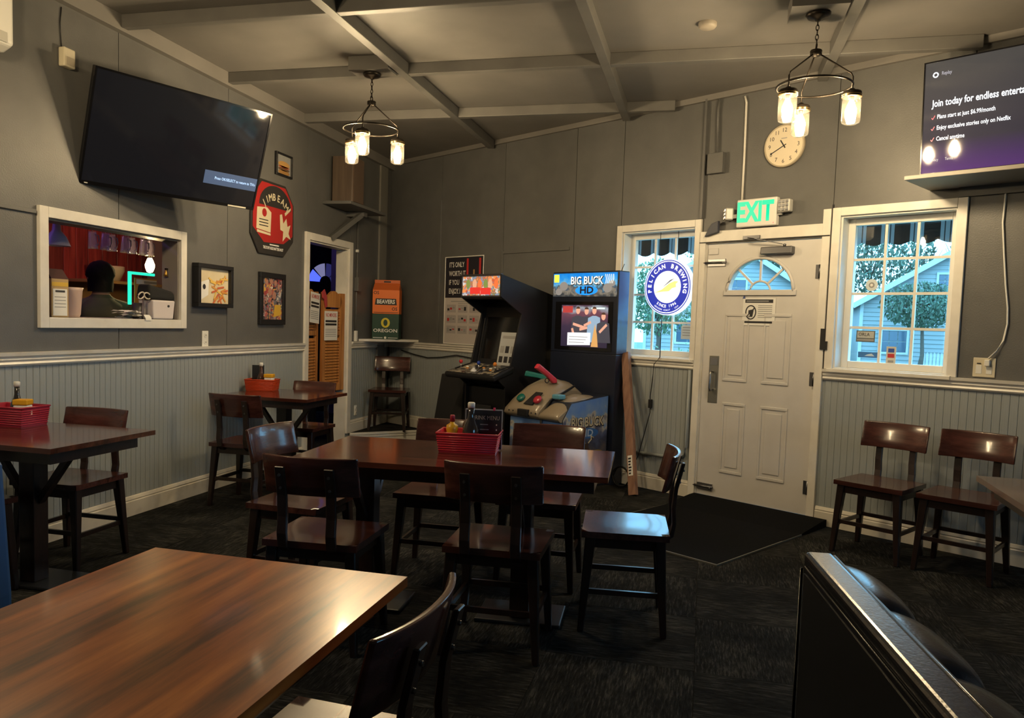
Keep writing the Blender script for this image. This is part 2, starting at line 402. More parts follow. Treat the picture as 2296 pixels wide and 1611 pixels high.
trim(BASE, 5.372, 9.3, Bloc, RB, base_m, 'baseboard_right')
trim([(.002, 3.15), (-.05, 3.15), (-.05, CEIL), (.002, CEIL)], YR, C0.y-.03, Lloc, RL, ceil_m)
trim([(.002, 3.205), (-.03, 3.205), (-.03, CEIL), (.002, CEIL)], .02, 9.3, Bloc, RB, ceil_m)
# corner post of the room
nt_[0] += 1
struct(MB().box(XL+.001, XL+.022, 8.46, 8.66, .28, CEIL).build('trim_%d' % nt_[0], mat('post_paint', (.20, .19, .17), .5)))
# ceiling beams, gridded
BH, BW = .085, .065
for x in (-2.225, -.755, .715, 2.185):
    nt_[0] += 1
    struct(MB().box(x-BW/2, x+BW/2, YR, yback(x)-.06, CEIL-BH, CEIL).build('trim_%d' % nt_[0], beam_m, bev=.004))
for y in (-.25, .90, 2.05, 3.20, 4.34, 5.48, 6.66):
    xe = min(XR, XL+(C0.y-y)/(-SB.y/SB.x)-.09)
    nt_[0] += 1
    struct(MB().box(XL+.05, xe, y-BW/2+.003, y+BW/2-.003, CEIL-BH+.004, CEIL).build('trim_%d' % nt_[0], beam_m, bev=.004))

# ------------------------------------------------------------------ windows and door of the back wall
def make_window(n, u0, u1, z0, z1, sill_x=.0):
    uc = (u0+u1)/2; h = (u1-u0)/2
    wn = sroot('window_%d' % n, B(uc), RB)
    cw = .058
    for a, b, c, d, nm in ((-h-cw, -h, z0-.002, z1+cw, 'casing_side'), (h, h+cw, z0-.002, z1+cw, 'casing_side'), (-h, h, z1, z1+cw, 'casing_head')):
        MB().box(a, b, -.022, .002, c, d).build(nm, trim_m, wn, bev=.003)
    MB().box(-h, -h+.012, 0, .2, z0, z1).box(h-.012, h, 0, .2, z0, z1).box(-h+.012, h-.012, 0, .2, z1-.012, z1).box(-h+.012, h-.012, 0, .2, z0, z0+.012).build('jamb_liner', white_m, wn)
    MB().box(-h-.03, h+.03, -.045, .0, z0-.022, z0+.004).build('sill', trim_m, wn, bev=.004)
    fw = .048; a, b, c, d = -h+.012, h-.012, z0+.012, z1-.012
    MB().box(a, a+fw, .10, .145, c, d).box(b-fw, b, .10, .145, c, d).box(a+fw, b-fw, .10, .145, d-fw, d).box(a+fw, b-fw, .10, .145, c, c+fw).build('sash_frame', white_m, wn, bev=.003)
    a += fw; b -= fw; c += fw; d -= fw
    for k in (1, 2):
        x = a+(b-a)*k/3; MB().box(x-.009, x+.009, .112, .130, c, d).build('muntin', white_m, wn)
    for k in (1, 2, 3):
        z = c+(d-c)*k/4; MB().box(a, b, .1125, .1295, z-.009, z+.009).build('muntin', white_m, wn)
    pw, ph = (b-a)/3, (d-c)/4; p0 = None
    for i in range(3):
        for j in range(4):
            if p0 is None: p = p0 = MB().box(-pw/2+.0095, pw/2-.0095, .119, .122, -ph/2+.0095, ph/2-.0095).build('pane', glassw, wn)
            else: p = p0.copy(); COL.objects.link(p)
            p.location = (a+pw*(i+.5), 0, c+ph*(j+.5))
    return wn
win1 = make_window(1, *WIN1); win2 = make_window(2, *WIN2)

def make_door():
    uc = 4.831; d = sroot('door_1', B(uc), RB)
    hw = .466; zt = 2.066; zb = .045; y0, y1 = .004, .05
    # casing round the opening
    for a, b, c, e, nm in ((-.535, -.475, 0, 2.17, 'casing_side'), (.478, .535, 0, 2.27, 'casing_side'), (-.475, .478, 2.085, 2.17, 'casing_head')):
        MB().box(a, b, -.022, .002, c, e).build(nm, trim_m, d, bev=.003)
    MB().box(-.476, -hw-.001, .0, .2, 0, 2.085).box(hw+.001, .479, .0, .2, 0, 2.085).box(-hw, hw, .0, .2, zt+.004, 2.085).build('jamb', trim_m, d)
    MB().box(-.475, .478, -.01, .2, 0, .04).build('threshold', steeld_m, d)
    # slab with half-round light
    fr, fz = .262, 1.69
    mb = MB().box(-hw, hw, y0, y1, zb, fz).box(-hw, -fr, y0, y1, fz, zt).box(fr, hw, y0, y1, fz, zt)
    n = 24
    for i in range(n):
        a0, a1 = pi*i/n, pi*(i+1)/n
        mb.prism([(fr*cos(a0), fz+fr*sin(a0)*.93), (fr*cos(a0), zt), (fr*cos(a1), zt), (fr*cos(a1), fz+fr*sin(a1)*.93)], y0, y1, 'xz')
    mb.build('door_slab', doorp_m, d)
    # fan light: ring, sill, spokes, inner ring, five panes
    ring = [(.275*cos(a), .275*.93*sin(a)) for a in [pi*i/24 for i in range(25)]]
    MB().tube([(x, y0-.004, fz+z) for x, z in ring], .014, 8).build('light_ring', doorp_m, d)
    MB().box(-.30, .30, y0-.016, y0+.004, fz-.03, fz+.012).build('light_sill', doorp_m, d, bev=.004)
    ir = .085
    MB().tube([(ir*cos(pi*i/16), y0+.012, fz+ir*.93*sin(pi*i/16)) for i in range(17)], .009, 8).build('grille_ring', doorp_m, d)
    for a in (rad(45), rad(90), rad(135)):
        MB().bar((ir*cos(a), y0+.012, fz+ir*.93*sin(a)), (fr*cos(a), y0+.012, fz+fr*.93*sin(a)), .016, .016).build('grille_spoke', doorp_m, d)
    MB().prism([(ir*cos(pi*i/16), fz+ir*.93*sin(pi*i/16)) for i in range(17)], .022, .026, 'xz').build('pane', glassw, d)
    for k in range(4):
        aa = [pi*k/4+pi/4*i/8 for i in range(9)]
        MB().prism([(fr*cos(a), fz+fr*.93*sin(a)) for a in aa]+[(ir*cos(a), fz+ir*.93*sin(a)) for a in aa[::-1]], .022, .026, 'xz').build('pane', glassw, d)
    # pressed panels
    for a, b, c, e in ((-.275, -.065, .985, 1.52), (.055, .275, .985, 1.52), (-.265, -.065, .25, .815), (.06, .285, .25, .815)):
        t = .022
        MB().box(a, b, y0-.008, y0, e-t, e).box(a, b, y0-.008, y0, c, c+t).box(a, a+t*.8, y0-.006, y0, c+t, e-t).box(b-t*.8, b, y0-.006, y0, c+t, e-t).box(a+.045, b-.045, y0-.006, y0, c+.05, e-.05).build('door_panel', doorp_m, d, bev=.005)
    # hardware
    for z in (1.83, 1.05, .25):
        MB().cyl((hw+.004, -.008, z-.05), (hw+.004, -.008, z+.05), .008, 10).box(hw-.03, hw+.0, .0, .006, z-.05, z+.05).build('hinge', steeld_m, d)
    ph = MB().box(-.40, -.315, y0-.004, y0+.001, .80, 1.18).build('pull_plate', mat('plate_worn', (.30, .30, .28), .4, .9), d, bev=.002)
    MB().box(-.39, -.325, y0-.007, y0-.003, 1.105, 1.165).build('lock_plate', steel_m, ph)
    MB().tube([(-.36, y0-.004, 1.05), (-.36, y0-.045, 1.06), (-.36, y0-.05, 1.03), (-.36, y0-.05, .93), (-.36, y0-.045, .90), (-.36, y0-.004, .91)], .008, 8).build('pull_handle', steel_m, ph)
    cl = MB().box(.02, .27, y0-.055, y0, 1.965, 2.02).cyl((.2, y0-.03, 2.02), (.2, y0-.03, 2.04), .012).build('door_closer', steeld_m, d, bev=.006)
    MB().bar((.18, y0-.03, 2.04), (-.02, y0-.075, 2.085), .018, .006).bar((-.02, y0-.075, 2.085), (-.10, -.025, 2.10), .018, .006).build('closer_arm', steeld_m, cl)
    MB().box(-.14, .0, -.035, -.022, 2.09, 2.115).build('closer_bracket', steeld_m, cl)
    for z, w in ((1.92, .16), (.115, .14)):
        bo = MB().box(-hw+.01, -hw+.01+w, y0-.012, y0, z-.03, z+.03).build('slide_bolt', steel_m, d, bev=.003)
        MB().cyl((-hw-.02, y0-.018, z), (-hw+w+.02, y0-.018, z), .009, 10).cyl((-hw+w, y0-.018, z), (-hw+w, y0-.04, z-.01), .006, 8).build('bolt_rod', steeld_m, bo)
    MB().box(-hw+.01, -hw+.10, y0-.008, y0, 1.985, 2.035).build('latch_plate', doorp_m, d, bev=.004)
    MB().box(-.53, .535, -.026, -.022, 2.078, 2.086).build('weather_strip', black_m, d)
    MB().box(.512, .545, -.03, -.018, 1.27, 1.42).box(.53, .565, -.034, -.018, 1.27, 1.33).build('door_catch', black_m, d)
    return d
make_door()
MB().box(5.367, 5.377, -.012, .004, 1.13, 2.3).build('cable_channel', black_m, wall_back)

# door mat with its ramp at the threshold
def make_mat():
    mb = MB(); prof = [(.03, .052), (.10, .050), (.42, .012), (1.50, .008)]
    mm = mb.prism([(a, b) for a, b in [(-x, z) for x, z in prof]]+[(-1.50, .0005), (-.03, .0005)], 4.37, 5.47, 'yz').build('door_mat', mat('mat_black', (.0035, .004, .0055), .95, col2=(.006, .0065, .008), vs=60, spec=.1), loc=B(0), rot=(0, 0, RB))
    tag(mm, 'black rubber door mat sloping up to the white door', 'mat')
    MB().box(4.368, 5.472, -1.506, -1.494, .0005, .0095).box(4.366, 4.374, -1.494, -.42, .0005, .011).box(5.466, 5.474, -1.494, -.42, .0005, .011).build('mat_edge', mat('mat_rim', (.12, .12, .11), .6), mm)
make_mat()

# corner platform and corner shelf
def tri(name, yl, ur, z0, z1, m):
    p = [(XL+.003, C0.y-.01), (XL+.003, yl), B(ur, .003)[:2]]
    return MB().prism(p, z0, z1, 'xy').build(name, m)
plat = struct(tri('platform', 7.78, .77, 0, .135, carpet))
a = Vector((XL+.003, 7.78, 0)); b = Vector(B(.77, .003)); dd = (b-a).normalized(); nn = Vector((dd.y, -dd.x, 0))
for z0, z1, t in ((0, .085, .018), (.085, .115, .026), (.115, .137, .034)):
    MB().hexa([a-nn*.001+Vector((0, 0, z0)), b-nn*.001+Vector((0, 0, z0)), b+nn*t+Vector((0, 0, z0)), a+nn*t+Vector((0, 0, z0))], [a-nn*.001+Vector((0, 0, z1)), b-nn*.001+Vector((0, 0, z1)), b+nn*t+Vector((0, 0, z1)), a+nn*t+Vector((0, 0, z1))]).build('platform_nosing', trim_m, plat)
sh = tri('corner_shelf', 7.98, .60, 1.134, 1.160, trim_m)
tag(sh, 'cream triangular corner shelf carrying the two cartons', 'shelf')

# doorway casing and pass-through frame in the left wall
dw = sroot('door_2', LW(7.26), RL)
for a, b, c, e, nm in ((-.505, -.43, 0, 2.19, 'casing_side'), (.43, .51, .14, 2.19, 'casing_side'), (-.43, .43, 2.12, 2.19, 'casing_head')):
    MB().box(a, b, -.022, .002, c, e).build(nm, trim_m, dw, bev=.003)
MB().box(-.43, -.415, 0, .13, 0, 2.12).box(.415, .43, 0, .13, 0, 2.12).box(-.415, .415, 0, .13, 2.105, 2.12).build('jamb', trim_m, dw)
orange_w = wood_mat('louvre_wood', (.32, .12, .03), (.48, .20, .055), (.62, .29, .09), 2, .35, .2)
def saloon_leaf(x0, x1, ang, wide):
    r = bpy.data.objects.new('saloon_leaf', None); COL.objects.link(r); r.parent = dw; w = x1-x0
    r.location = (x0, .06, 0); r.rotation_euler = (0, 0, ang)
    z0, z1 = .62, 1.66; sw = .05
    arch = [(sw+.001+(w-2*sw-.002)*i/10, z1-.10+.10*sin(pi*i/10)) for i in range(11)]
    MB().box(0, sw, 0, .028, z0, z1-.02).build('stile', orange_w, r)
    MB().box(w-sw*wide, w, 0, .028, z0, z1-.02).build('stile', orange_w, r)
    MB().prism([(sw, z1-.17), (w-sw*wide, z1-.17)]+arch[::-1], 0, .028, 'xz').build('top_rail', orange_w, r)
    MB().box(sw, w-sw*wide, 0, .028, z0, z0+.07).build('bottom_rail', orange_w, r)
    MB().box(sw, w-sw*wide, 0, .028, 1.20, 1.25).build('middle_rail', orange_w, r)
    s0 = None; z = z0+.085
    while z < z1-.19:
        if not (1.17 < z < 1.26):
            if s0 is None: s = s0 = MB().hexa([(sw, .002, -.016), (w-sw*wide, .002, -.016), (w-sw*wide, .008, -.018), (sw, .008, -.018)], [(sw, .020, .016), (w-sw*wide, .020, .016), (w-sw*wide, .026, .014), (sw, .026, .014)]).build('louvre_slat', orange_w, r)
            else: s = s0.copy(); COL.objects.link(s)
            s.location = (0, 0, z)
        z += .030
    return r
lf1 = saloon_leaf(-.40, -.02, .10, 1); lf2 = saloon_leaf(.0, .40, -.12, 1.7)
pt = sroot('window_4', LW((PASS[0]+PASS[1])/2), RL)
h = (PASS[1]-PASS[0])/2; cw = .062
for a, b, c, e, nm in ((-h-cw, -h, PASS[2]-cw, PASS[3]+cw, 'casing_side'), (h, h+cw, PASS[2]-cw, PASS[3]+cw, 'casing_side'), (-h, h, PASS[3], PASS[3]+cw, 'casing_head'), (-h, h, PASS[2]-cw, PASS[2], 'casing_apron')):
    MB().box(a, b, -.024, .002, c, e).build(nm, trim_m, pt, bev=.003)
MB().box(-h, -h+.012, 0, .13, PASS[2], PASS[3]).box(h-.012, h, 0, .13, PASS[2], PASS[3]).build('jamb_liner', mat('hatch_jamb', (.26, .23, .205), .5), pt)
MB().box(-h+.012, h-.012, 0, .13, PASS[3]-.012, PASS[3]).build('head_liner', paint_dark, pt)
MB().box(-h+.012, h-.012, -.0, .42, PASS[2]-.02, PASS[2]).build('counter', trim_m, pt)

# rooms behind the left wall: bar (south of the partition) and vestibule (north of it)
xw = XL-.13
redw = [wood_mat('red_plank_%d' % k, (.10*f, .010*f, .012*f), (.20*f, .022*f, .022*f), (.30*f, .05*f, .04*f), 2, .5, .05) for k, f in enumerate((1.0, .7, 1.35))]
wall_bar = struct(MB().box(-5.62, -5.50, 2.4, BARP, 0, CEIL).build('wall_bar', mat('bar_dark', (.06, .012, .012), .6)))
y = 2.45; k = 0
while y < BARP-.02:
    wd = random.choice((.14, .17, .19)); y1 = min(y+wd, BARP-.01)
    MB().box(-5.50, -5.48, y+.003, y1-.003, 0, CEIL).build('wall_plank', random.choice(redw), wall_bar, bev=.003, seg=1)
    y = y1; k += 1
struct(MB().box(-5.62, xw, BARP, BARP+.08, 0, CEIL).build('wall_partition', mat('bar_grey', (.21, .185, .165), .6)))
struct(MB().box(-5.62, xw, 2.32, 2.4, 0, CEIL).build('wall_bar_end', paint_dark))
struct(MB().box(BARX-.1, BARX, BARP, BARN, 0, CEIL).build('wall_vestibule', paint_dark))
struct(MB().box(BARX-.1, xw, BARN, BARN+.1, 0, CEIL).build('wall_vestibule_end', mat('vest_dark', (.03, .028, .035), .6)))
struct(MB().box(BARX-.1, -5.62, BARP, BARP+.08, 0, CEIL).build('wall_vestibule_side', paint_dark))

# ================================================================== FURNITURE
def make_chair():
    """front is -y, origin on the floor under the seat"""
    t = bpy.data.objects.new('dining_chair', None); COL.objects.link(t); t.empty_display_size = .1
    w, d = .21, .195
    def seat(u, v):   # dished solid slab built from a grid on top; sides from the box below
        x = (u-.5)*2*w; y = (v-.5)*2*d
        return (x*(1-.03*(v)), y, .463-.006*(1-(2*u-1)**2)*(1-(2*v-1)**2))
    mb = MB().grid(seat, 10, 10)
    for s in range(2):
        pass
    q = [(-w, -d, .435), (w, -d, .435), (w*.97, d, .435), (-w*.97, d, .435)]; r = [(-w, -d, .463), (w, -d, .463), (w*.97, d, .463), (-w*.97, d, .463)]
    v = [mb.bm.verts.new(p) for p in q+r]
    for f in ((3, 2, 1, 0), (0, 1, 5, 4), (1, 2, 6, 5), (2, 3, 7, 6), (3, 0, 4, 7)): mb.bm.faces.new([v[i] for i in f])
    mb.build('seat', chairw, t, weld=True)
    MB().box(-w+.03, w-.03, -d+.025, -d+.045, .385, .435).box(-w+.03, w-.03, d-.045, d-.025, .385, .435).box(-w+.03, -w+.05, -d+.045, d-.045, .385, .435).box(w-.05, w-.03, -d+.045, d-.045, .385, .435).build('seat_rail', chairleg, t)
    for sx in (-1, 1):
        for sy in (-1, 1):
            x, y = sx*(w-.04), sy*(d-.04)
            MB().hexa([(x+sx*.03-.014, y+sy*.03-.014, 0), (x+sx*.03+.014, y+sy*.03-.014, 0), (x+sx*.03+.014, y+sy*.03+.014, 0), (x+sx*.03-.014, y+sy*.03+.014, 0)],
                      [(x-.024, y-.024, .436), (x+.024, y-.024, .436), (x+.024, y+.024, .436), (x-.024, y+.024, .436)]).build('leg', chairleg, t, bev=.004, seg=1)
    z = .20; a, b = w-.025, d-.025
    for p, q in (((-a, -b, z), (a, -b, z)), ((-a, b, z), (a, b, z)), ((-a, -b, z-.015), (-a, b, z-.015)), ((a, -b, z-.015), (a, b, z-.015))):
        MB().bar(p, q, .014, .024).build('stretcher', chairleg, t)
    # two bent flat uprights behind the backrest
    prof = [(d-.035, .41), (d+.012, .44), (d+.022, .50), (d+.016, .57), (d+.024, .66), (d+.052, .78)]
    for sx in (-1, 1):
        x = sx*.105; mb = MB()
        V = []
        for (yy, zz), th in zip(prof, (.016, .018, .018, .018, .016, .014)):
            V.append([mb.bm.verts.new((x-.021, yy-th/2, zz)), mb.bm.verts.new((x+.021, yy-th/2, zz)), mb.bm.verts.new((x+.021, yy+th/2, zz)), mb.bm.verts.new((x-.021, yy+th/2, zz))])
        for A, Bq in zip(V, V[1:]):
            for k in range(4): mb.bm.faces.new((A[k], A[(k+1) % 4], Bq[(k+1) % 4], Bq[k]))
        mb.bm.faces.new(V[0][::-1]); mb.bm.faces.new(V[-1])
        up = mb.build('back_upright', blackw_m, t, bev=.003, seg=1)
        for yy, zz in ((d+.054, .745), (d+.040, .69)):
            MB().lathe([(.006, -.004), (.006, .002), (.002, .004)], 8, (x, yy, zz), 'y').build('bolt', steeld_m, up)
    # curved backrest panel
    def back(off):
        def f(u, v):
            x = (u-.5)*.41; z = .655+.165*v
            yb = d+.012+(z-.655)*.24 - .040*(abs(2*u-1)**2.2)
            return (x, yb+off-.012, z)
        return f
    mb = MB(); nu, nv = 14, 3
    F = [[mb.bm.verts.new(back(-.009)(i/nu, j/nv)) for j in range(nv+1)] for i in range(nu+1)]
    K = [[mb.bm.verts.new(back(.009)(i/nu, j/nv)) for j in range(nv+1)] for i in range(nu+1)]
    fs = []
    for i in range(nu):
        for j in range(nv):
            fs.append(mb.bm.faces.new((F[i][j], F[i+1][j], F[i+1][j+1], F[i][j+1]))); fs.append(mb.bm.faces.new((K[i][j], K[i][j+1], K[i+1][j+1], K[i+1][j])))
    for f in fs: f.smooth = True
    for i in range(nu):
        mb.bm.faces.new((F[i][0], K[i][0], K[i+1][0], F[i+1][0])); mb.bm.faces.new((F[i][nv], F[i+1][nv], K[i+1][nv], K[i][nv]))
    for j in range(nv):
        mb.bm.faces.new((F[0][j], F[0][j+1], K[0][j+1], K[0][j])); mb.bm.faces.new((F[nu][j], K[nu][j], K[nu][j+1], F[nu][j+1]))
    mb.build('backrest', chairw, t, bev=.006)
    return t
chair0 = make_chair()
CH = [  # x, y, z, rotation (0 = facing -y, towards the camera), label
    (-1.95, 3.56, 0, rad(88), 'dark wooden chair at the left end of the long table, backrest shining pale blue'),
    (-1.545, 3.04, 0, rad(184), 'dark wooden chair seen from behind at the near left side of the long table'),
    (-.815, 3.20, 0, rad(183), 'dark wooden chair seen from behind at the near right side of the long table'),
    (-1.375, 4.04, 0, rad(3), 'dark wooden chair on the far side of the long table, behind the red basket'),
    (-.82, 4.09, 0, rad(2), 'dark wooden chair on the far side of the long table, before the hunting arcade machine'),
    (-.325, 3.655, 0, rad(-84), 'dark wooden chair at the right end of the long table, seat reflecting blue window light'),
    (-3.355, 3.55, 0, rad(1), 'dark wooden chair on the far side of the table at the bead-board wall'),
    (-3.43, 2.885, 0, rad(178), 'dark wooden chair half out of frame on the near side of the left wall table'),
    (-3.22, 5.07, 0, rad(181), 'dark wooden chair on the near side of the small table by the doorway'),
    (-3.30, 6.0, 0, rad(-2), 'dark wooden chair on the far side of the small table by the doorway'),
    (-3.46, 8.265, .135, rad(14), 'dark wooden chair alone on the raised corner platform under the cartons'),
    (1.115, 5.30, 0, RB+rad(-2), 'dark wooden chair against the wall under the right window, next to the door'),
    (1.53, 5.06, 0, RB+rad(1), 'dark wooden chair against the wall, farther from the door than its twin'),
    (-.728, 1.447, 0, rad(-92), 'brown wooden chair in the foreground pushed under the brown table'),
]
for i, (x, y, z, r, lab) in enumerate(CH):
    c = chair0 if i == 0 else dup(chair0)
    c.location = (x, y, z); c.rotation_euler = (0, 0, r)
    tag(c, lab, 'chair', 'dark wooden dining chairs')

def make_table(label, cx, cy, lx, ly, rz, wood, peds, zt=.76, brace='x', boards=6, along='x'):
    t = thing('dining_table', label, 'table', (cx, cy, 0), rz, 'dark wooden dining tables')
    a, b = lx/2, ly/2
    # top glued up from boards
    for k in range(boards):
        if along == 'x':
            y0, y1 = -b+ly*k/boards, -b+ly*(k+1)/boards
            MB().box(-a, a, y0+.00005, y1-.00005, zt-.024, zt).build('top_board', wood, t, bev=0)
        else:
            x0, x1 = -a+lx*k/boards, -a+lx*(k+1)/boards
            MB().box(x0+.00005, x1-.00005, -b, b, zt-.024, zt).build('top_board', wood, t, bev=0)
    MB().box(-a+.06, a-.06, -b+.06, -b+.085, zt-.085, zt-.024).box(-a+.06, a-.06, b-.085, b-.06, zt-.085, zt-.024).box(-a+.06, -a+.085, -b+.085, b-.085, zt-.085, zt-.024).box(a-.085, a-.06, -b+.085, b-.085, zt-.085, zt-.024).build('apron', blackw_m, t)
    for px in peds:
        c = MB().box(px-.045, px+.045, -.045, .045, .018, zt-.024).build('column', blackw_m, t, bev=.004)
        MB().box(px-.20, px+.20, -.10, .17, 0, .018).build('base_plate', mat('base_plate_black', (.016, .017, .020), .35, .2), t, bev=.006)
        for s in (-1, 1):
            if brace == 'x': MB().bar((px+s*.04, 0, zt-.34), (px+s*.25, 0, zt-.06), .035, .03).build('brace', blackw_m, t)
            else: MB().bar((px, s*.04, zt-.34), (px, s*.25, zt-.06), .035, .03).build('brace', blackw_m, t)
    return t
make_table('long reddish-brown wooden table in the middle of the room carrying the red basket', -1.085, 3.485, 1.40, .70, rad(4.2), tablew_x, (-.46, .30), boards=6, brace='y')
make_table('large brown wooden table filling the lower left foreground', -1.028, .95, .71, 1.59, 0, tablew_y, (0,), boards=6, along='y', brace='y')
make_table('dark wooden table against the bead-board left wall', -3.225, 3.175, .875, .68, 0, tablew_x, (0,), boards=5)
make_table('small dark wooden table by the doorway carrying the orange basket', -3.27, 5.645, .77, .68, 0, tablew_x, (-.0,), boards=5)
make_table('reddish wooden table cut off by the right edge of the frame', 1.66, 3.56, .9, .70, rad(-3), tablew_x, (.1,), boards=5)

# booths
vinyl_k = mat('black_vinyl', (.012, .013, .017), .24, bump=.10, bs=170, coat=.15)
vinyl_b = mat('blue_vinyl', (.020, .075, .20), .45, col2=(.03, .10, .26), vs=4)
def make_booth():
    ax = Vector((.257, 1.76)); bx = Vector((.415, .42)); dv = (bx-ax); Ln = dv.length; ang = math.atan2(dv.y, dv.x)
    t = thing('booth_bench', 'black vinyl booth bench with a padded channelled back in the lower right corner', 'booth', (ax.x, ax.y, 0), ang)
    # local x runs along the back towards the camera, local +y is the sitting side
    z1 = .915
    def loop(x):  # backrest core cross-section (y,z)
        pass
    MB().box(0, Ln, -.030, .030, .05, z1).build('back_core', vinyl_k, t, bev=.012, seg=4)
    MB().box(.02, Ln, -.032, -.029, .05, z1-.045).build('back_panel', mat('booth_panel', (.006, .007, .010), .4), t)
    MB().tube([(0.0, -.032, .06), (0.0, -.032, z1-.04), (.03, -.032, z1-.028), (Ln, -.032, z1-.028)], .0035, 6).build('piping', vinyl_k, t)
    MB().tube([(0.01, .030, z1-.008), (Ln, .030, z1-.008)], .005, 6).build('piping', vinyl_k, t)
    n = 5; w = (Ln-.02)/n
    for k in range(n):
        x0 = .015+k*w
        def f(u, v, x0=x0):
            x = x0+w*u; bul = (max(0, 1-abs(2*u-1)**3))**.5; k = .62+.38*bul
            if v < .4: a = pi/2*v/.4; y, z = .026+.10*k*sin(a), z1-.008-.018*(1-bul)-.060*(1-cos(a))
            else: y, z = .026+.10*k-.02*(v-.4), z1-.068-.018*(1-bul)-.39*(v-.4)/.6
            return (x, y, z)
        MB().grid(f, 12, 24).build('back_channel', vinyl_k, t)
    MB().box(.0, Ln, .045, .55, .33, .46).build('seat_cushion', vinyl_k, t, bev=.03, seg=4)
    MB().box(.02, Ln, .05, .52, 0, .33).build('seat_base', black_m, t)
    for k in range(1, n): MB().tube([(.015+k*w, .030, z1-.028), (.015+k*w, .060, z1-.048), (.015+k*w, .078, z1-.10), (.015+k*w, .078, z1-.16), (.015+k*w, .070, z1-.4)], .004, 6).build('channel_seam', vinyl_k, t)
    return t
make_booth()
t = thing('booth_bench', 'bright blue vinyl booth end showing at the left edge of the frame', 'booth', (-2.035, 1.90, 0), pi)
MB().prism([(0, 0), (.55, 0), (.55, .93), (.05, .93), (.03, .90), (.0, .5)], -.03, .05, 'xz').build('back_core', vinyl_b, t, bev=.02, seg=3)
MB().box(.06, .55, .05, .5, .33, .46).build('seat_cushion', vinyl_b, t, bev=.03, seg=3)
MB().box(.08, .55, .05, .47, 0, .33).build('seat_base', black_m, t)

# ================================================================== LAMPS
def make_chandelier(cx, cy, label, phi, zc=3.152):
    t = thing('jar_chandelier', label, 'chandelier', (cx, cy, 0), 0, 'mason jar chandeliers')
    f = Vector((cx, cy, 0)).normalized(); near = -f; right = Vector((f.y, -f.x, 0))
    MB().lathe([(.062, 0), (.066, -.006), (.055, -.022), (.02, -.030), (.012, -.04)], 24, (0, 0, zc)).build('canopy', bronze_m, t)
    n = 5; z = zc-.035
    for k in range(n):
        mb = MB(); pts = []
        for i in range(12):
            a = 2*pi*i/12; px, pz = .008*cos(a), .017*sin(a); pts.append(Vector((px, 0, z-.014+pz)) if k % 2 else Vector((0, px, z-.014+pz)))
        mb.tube(pts, .0026, 6, closed=True).build('chain_link', bronze_m, t); z -= .026
    MB().torus((0, 0, z-.014), .018, .004, 20, 8, 'x').build('hanger_ring', bronze_m, t)
    hz = z-.04
    MB().lathe([(.008, .012), (.03, .008), (.033, 0), (.028, -.008), (.033, -.012), (.024, -.024), (.008, -.03)], 20, (0, 0, hz)).build('hub', bronze_m, t)
    R = .20; rz = 2.755
    MB().torus((0, 0, rz), R, .0065, 48, 8).build('ring', bronze_m, t)
    for k in range(3):
        a = phi+k*2*pi/3; p = near*cos(a)*R+right*sin(a)*R
        MB().tube([(p.x*.10, p.y*.10, hz-.015), (p.x*.95, p.y*.95, rz+.05), (p.x, p.y, rz+.03), (p.x, p.y, rz-.05)], .0045, 8).build('arm', bronze_m, t)
        jz = rz-.055
        ld = MB().lathe([(.012, .022), (.02, .012), (.046, .006), (.050, 0), (.050, -.026), (.047, -.028), (.046, -.002), (.01, -.002)], 24, (p.x, p.y, jz)).build('jar_lid', bronze_m, t)
        MB().torus((p.x, p.y, jz-.014), .0505, .0022, 24, 6).torus((p.x, p.y, jz-.024), .0505, .0022, 24, 6).build('lid_wire', mat('brass', (.55, .38, .14), .3, 1), ld)
        MB().lathe([(.044, -.026), (.0475, -.034), (.049, -.045), (.049, -.150), (.045, -.163), (.030, -.170), (.001, -.171)], 28, (p.x, p.y, jz), caps=False).build('jar', jar_m, t)
        MB().cyl((p.x, p.y, jz-.002), (p.x, p.y, jz-.045), .013, 12).build('socket', bronze_m, t)
        MB().lathe([(.011, -.045), (.016, -.058), (.027, -.085), (.030, -.105), (.025, -.125), (.012, -.138), (.001, -.141)], 12, (p.x, p.y, jz), caps=False).build('bulb', bulb_m, t)
    return t
for x0, x1, y0, y1 in ((-2.575, -2.27, 5.26, 5.435), (.37, .668, 4.60, 4.86)):
    nt_[0] += 1
    struct(MB().box(x0, x1, y0, y1, 3.155, CEIL).build('trim_%d' % nt_[0], ceil_m))
make_chandelier(-2.43, 5.35, 'three-jar chandelier hanging by the big television', rad(-17))
make_chandelier(.52, 4.72, 'three-jar chandelier hanging before the wall clock', rad(-41))
make_chandelier(-2.72, 2.15, 'three-jar chandelier above the left foreground, out of frame', rad(20), CEIL)

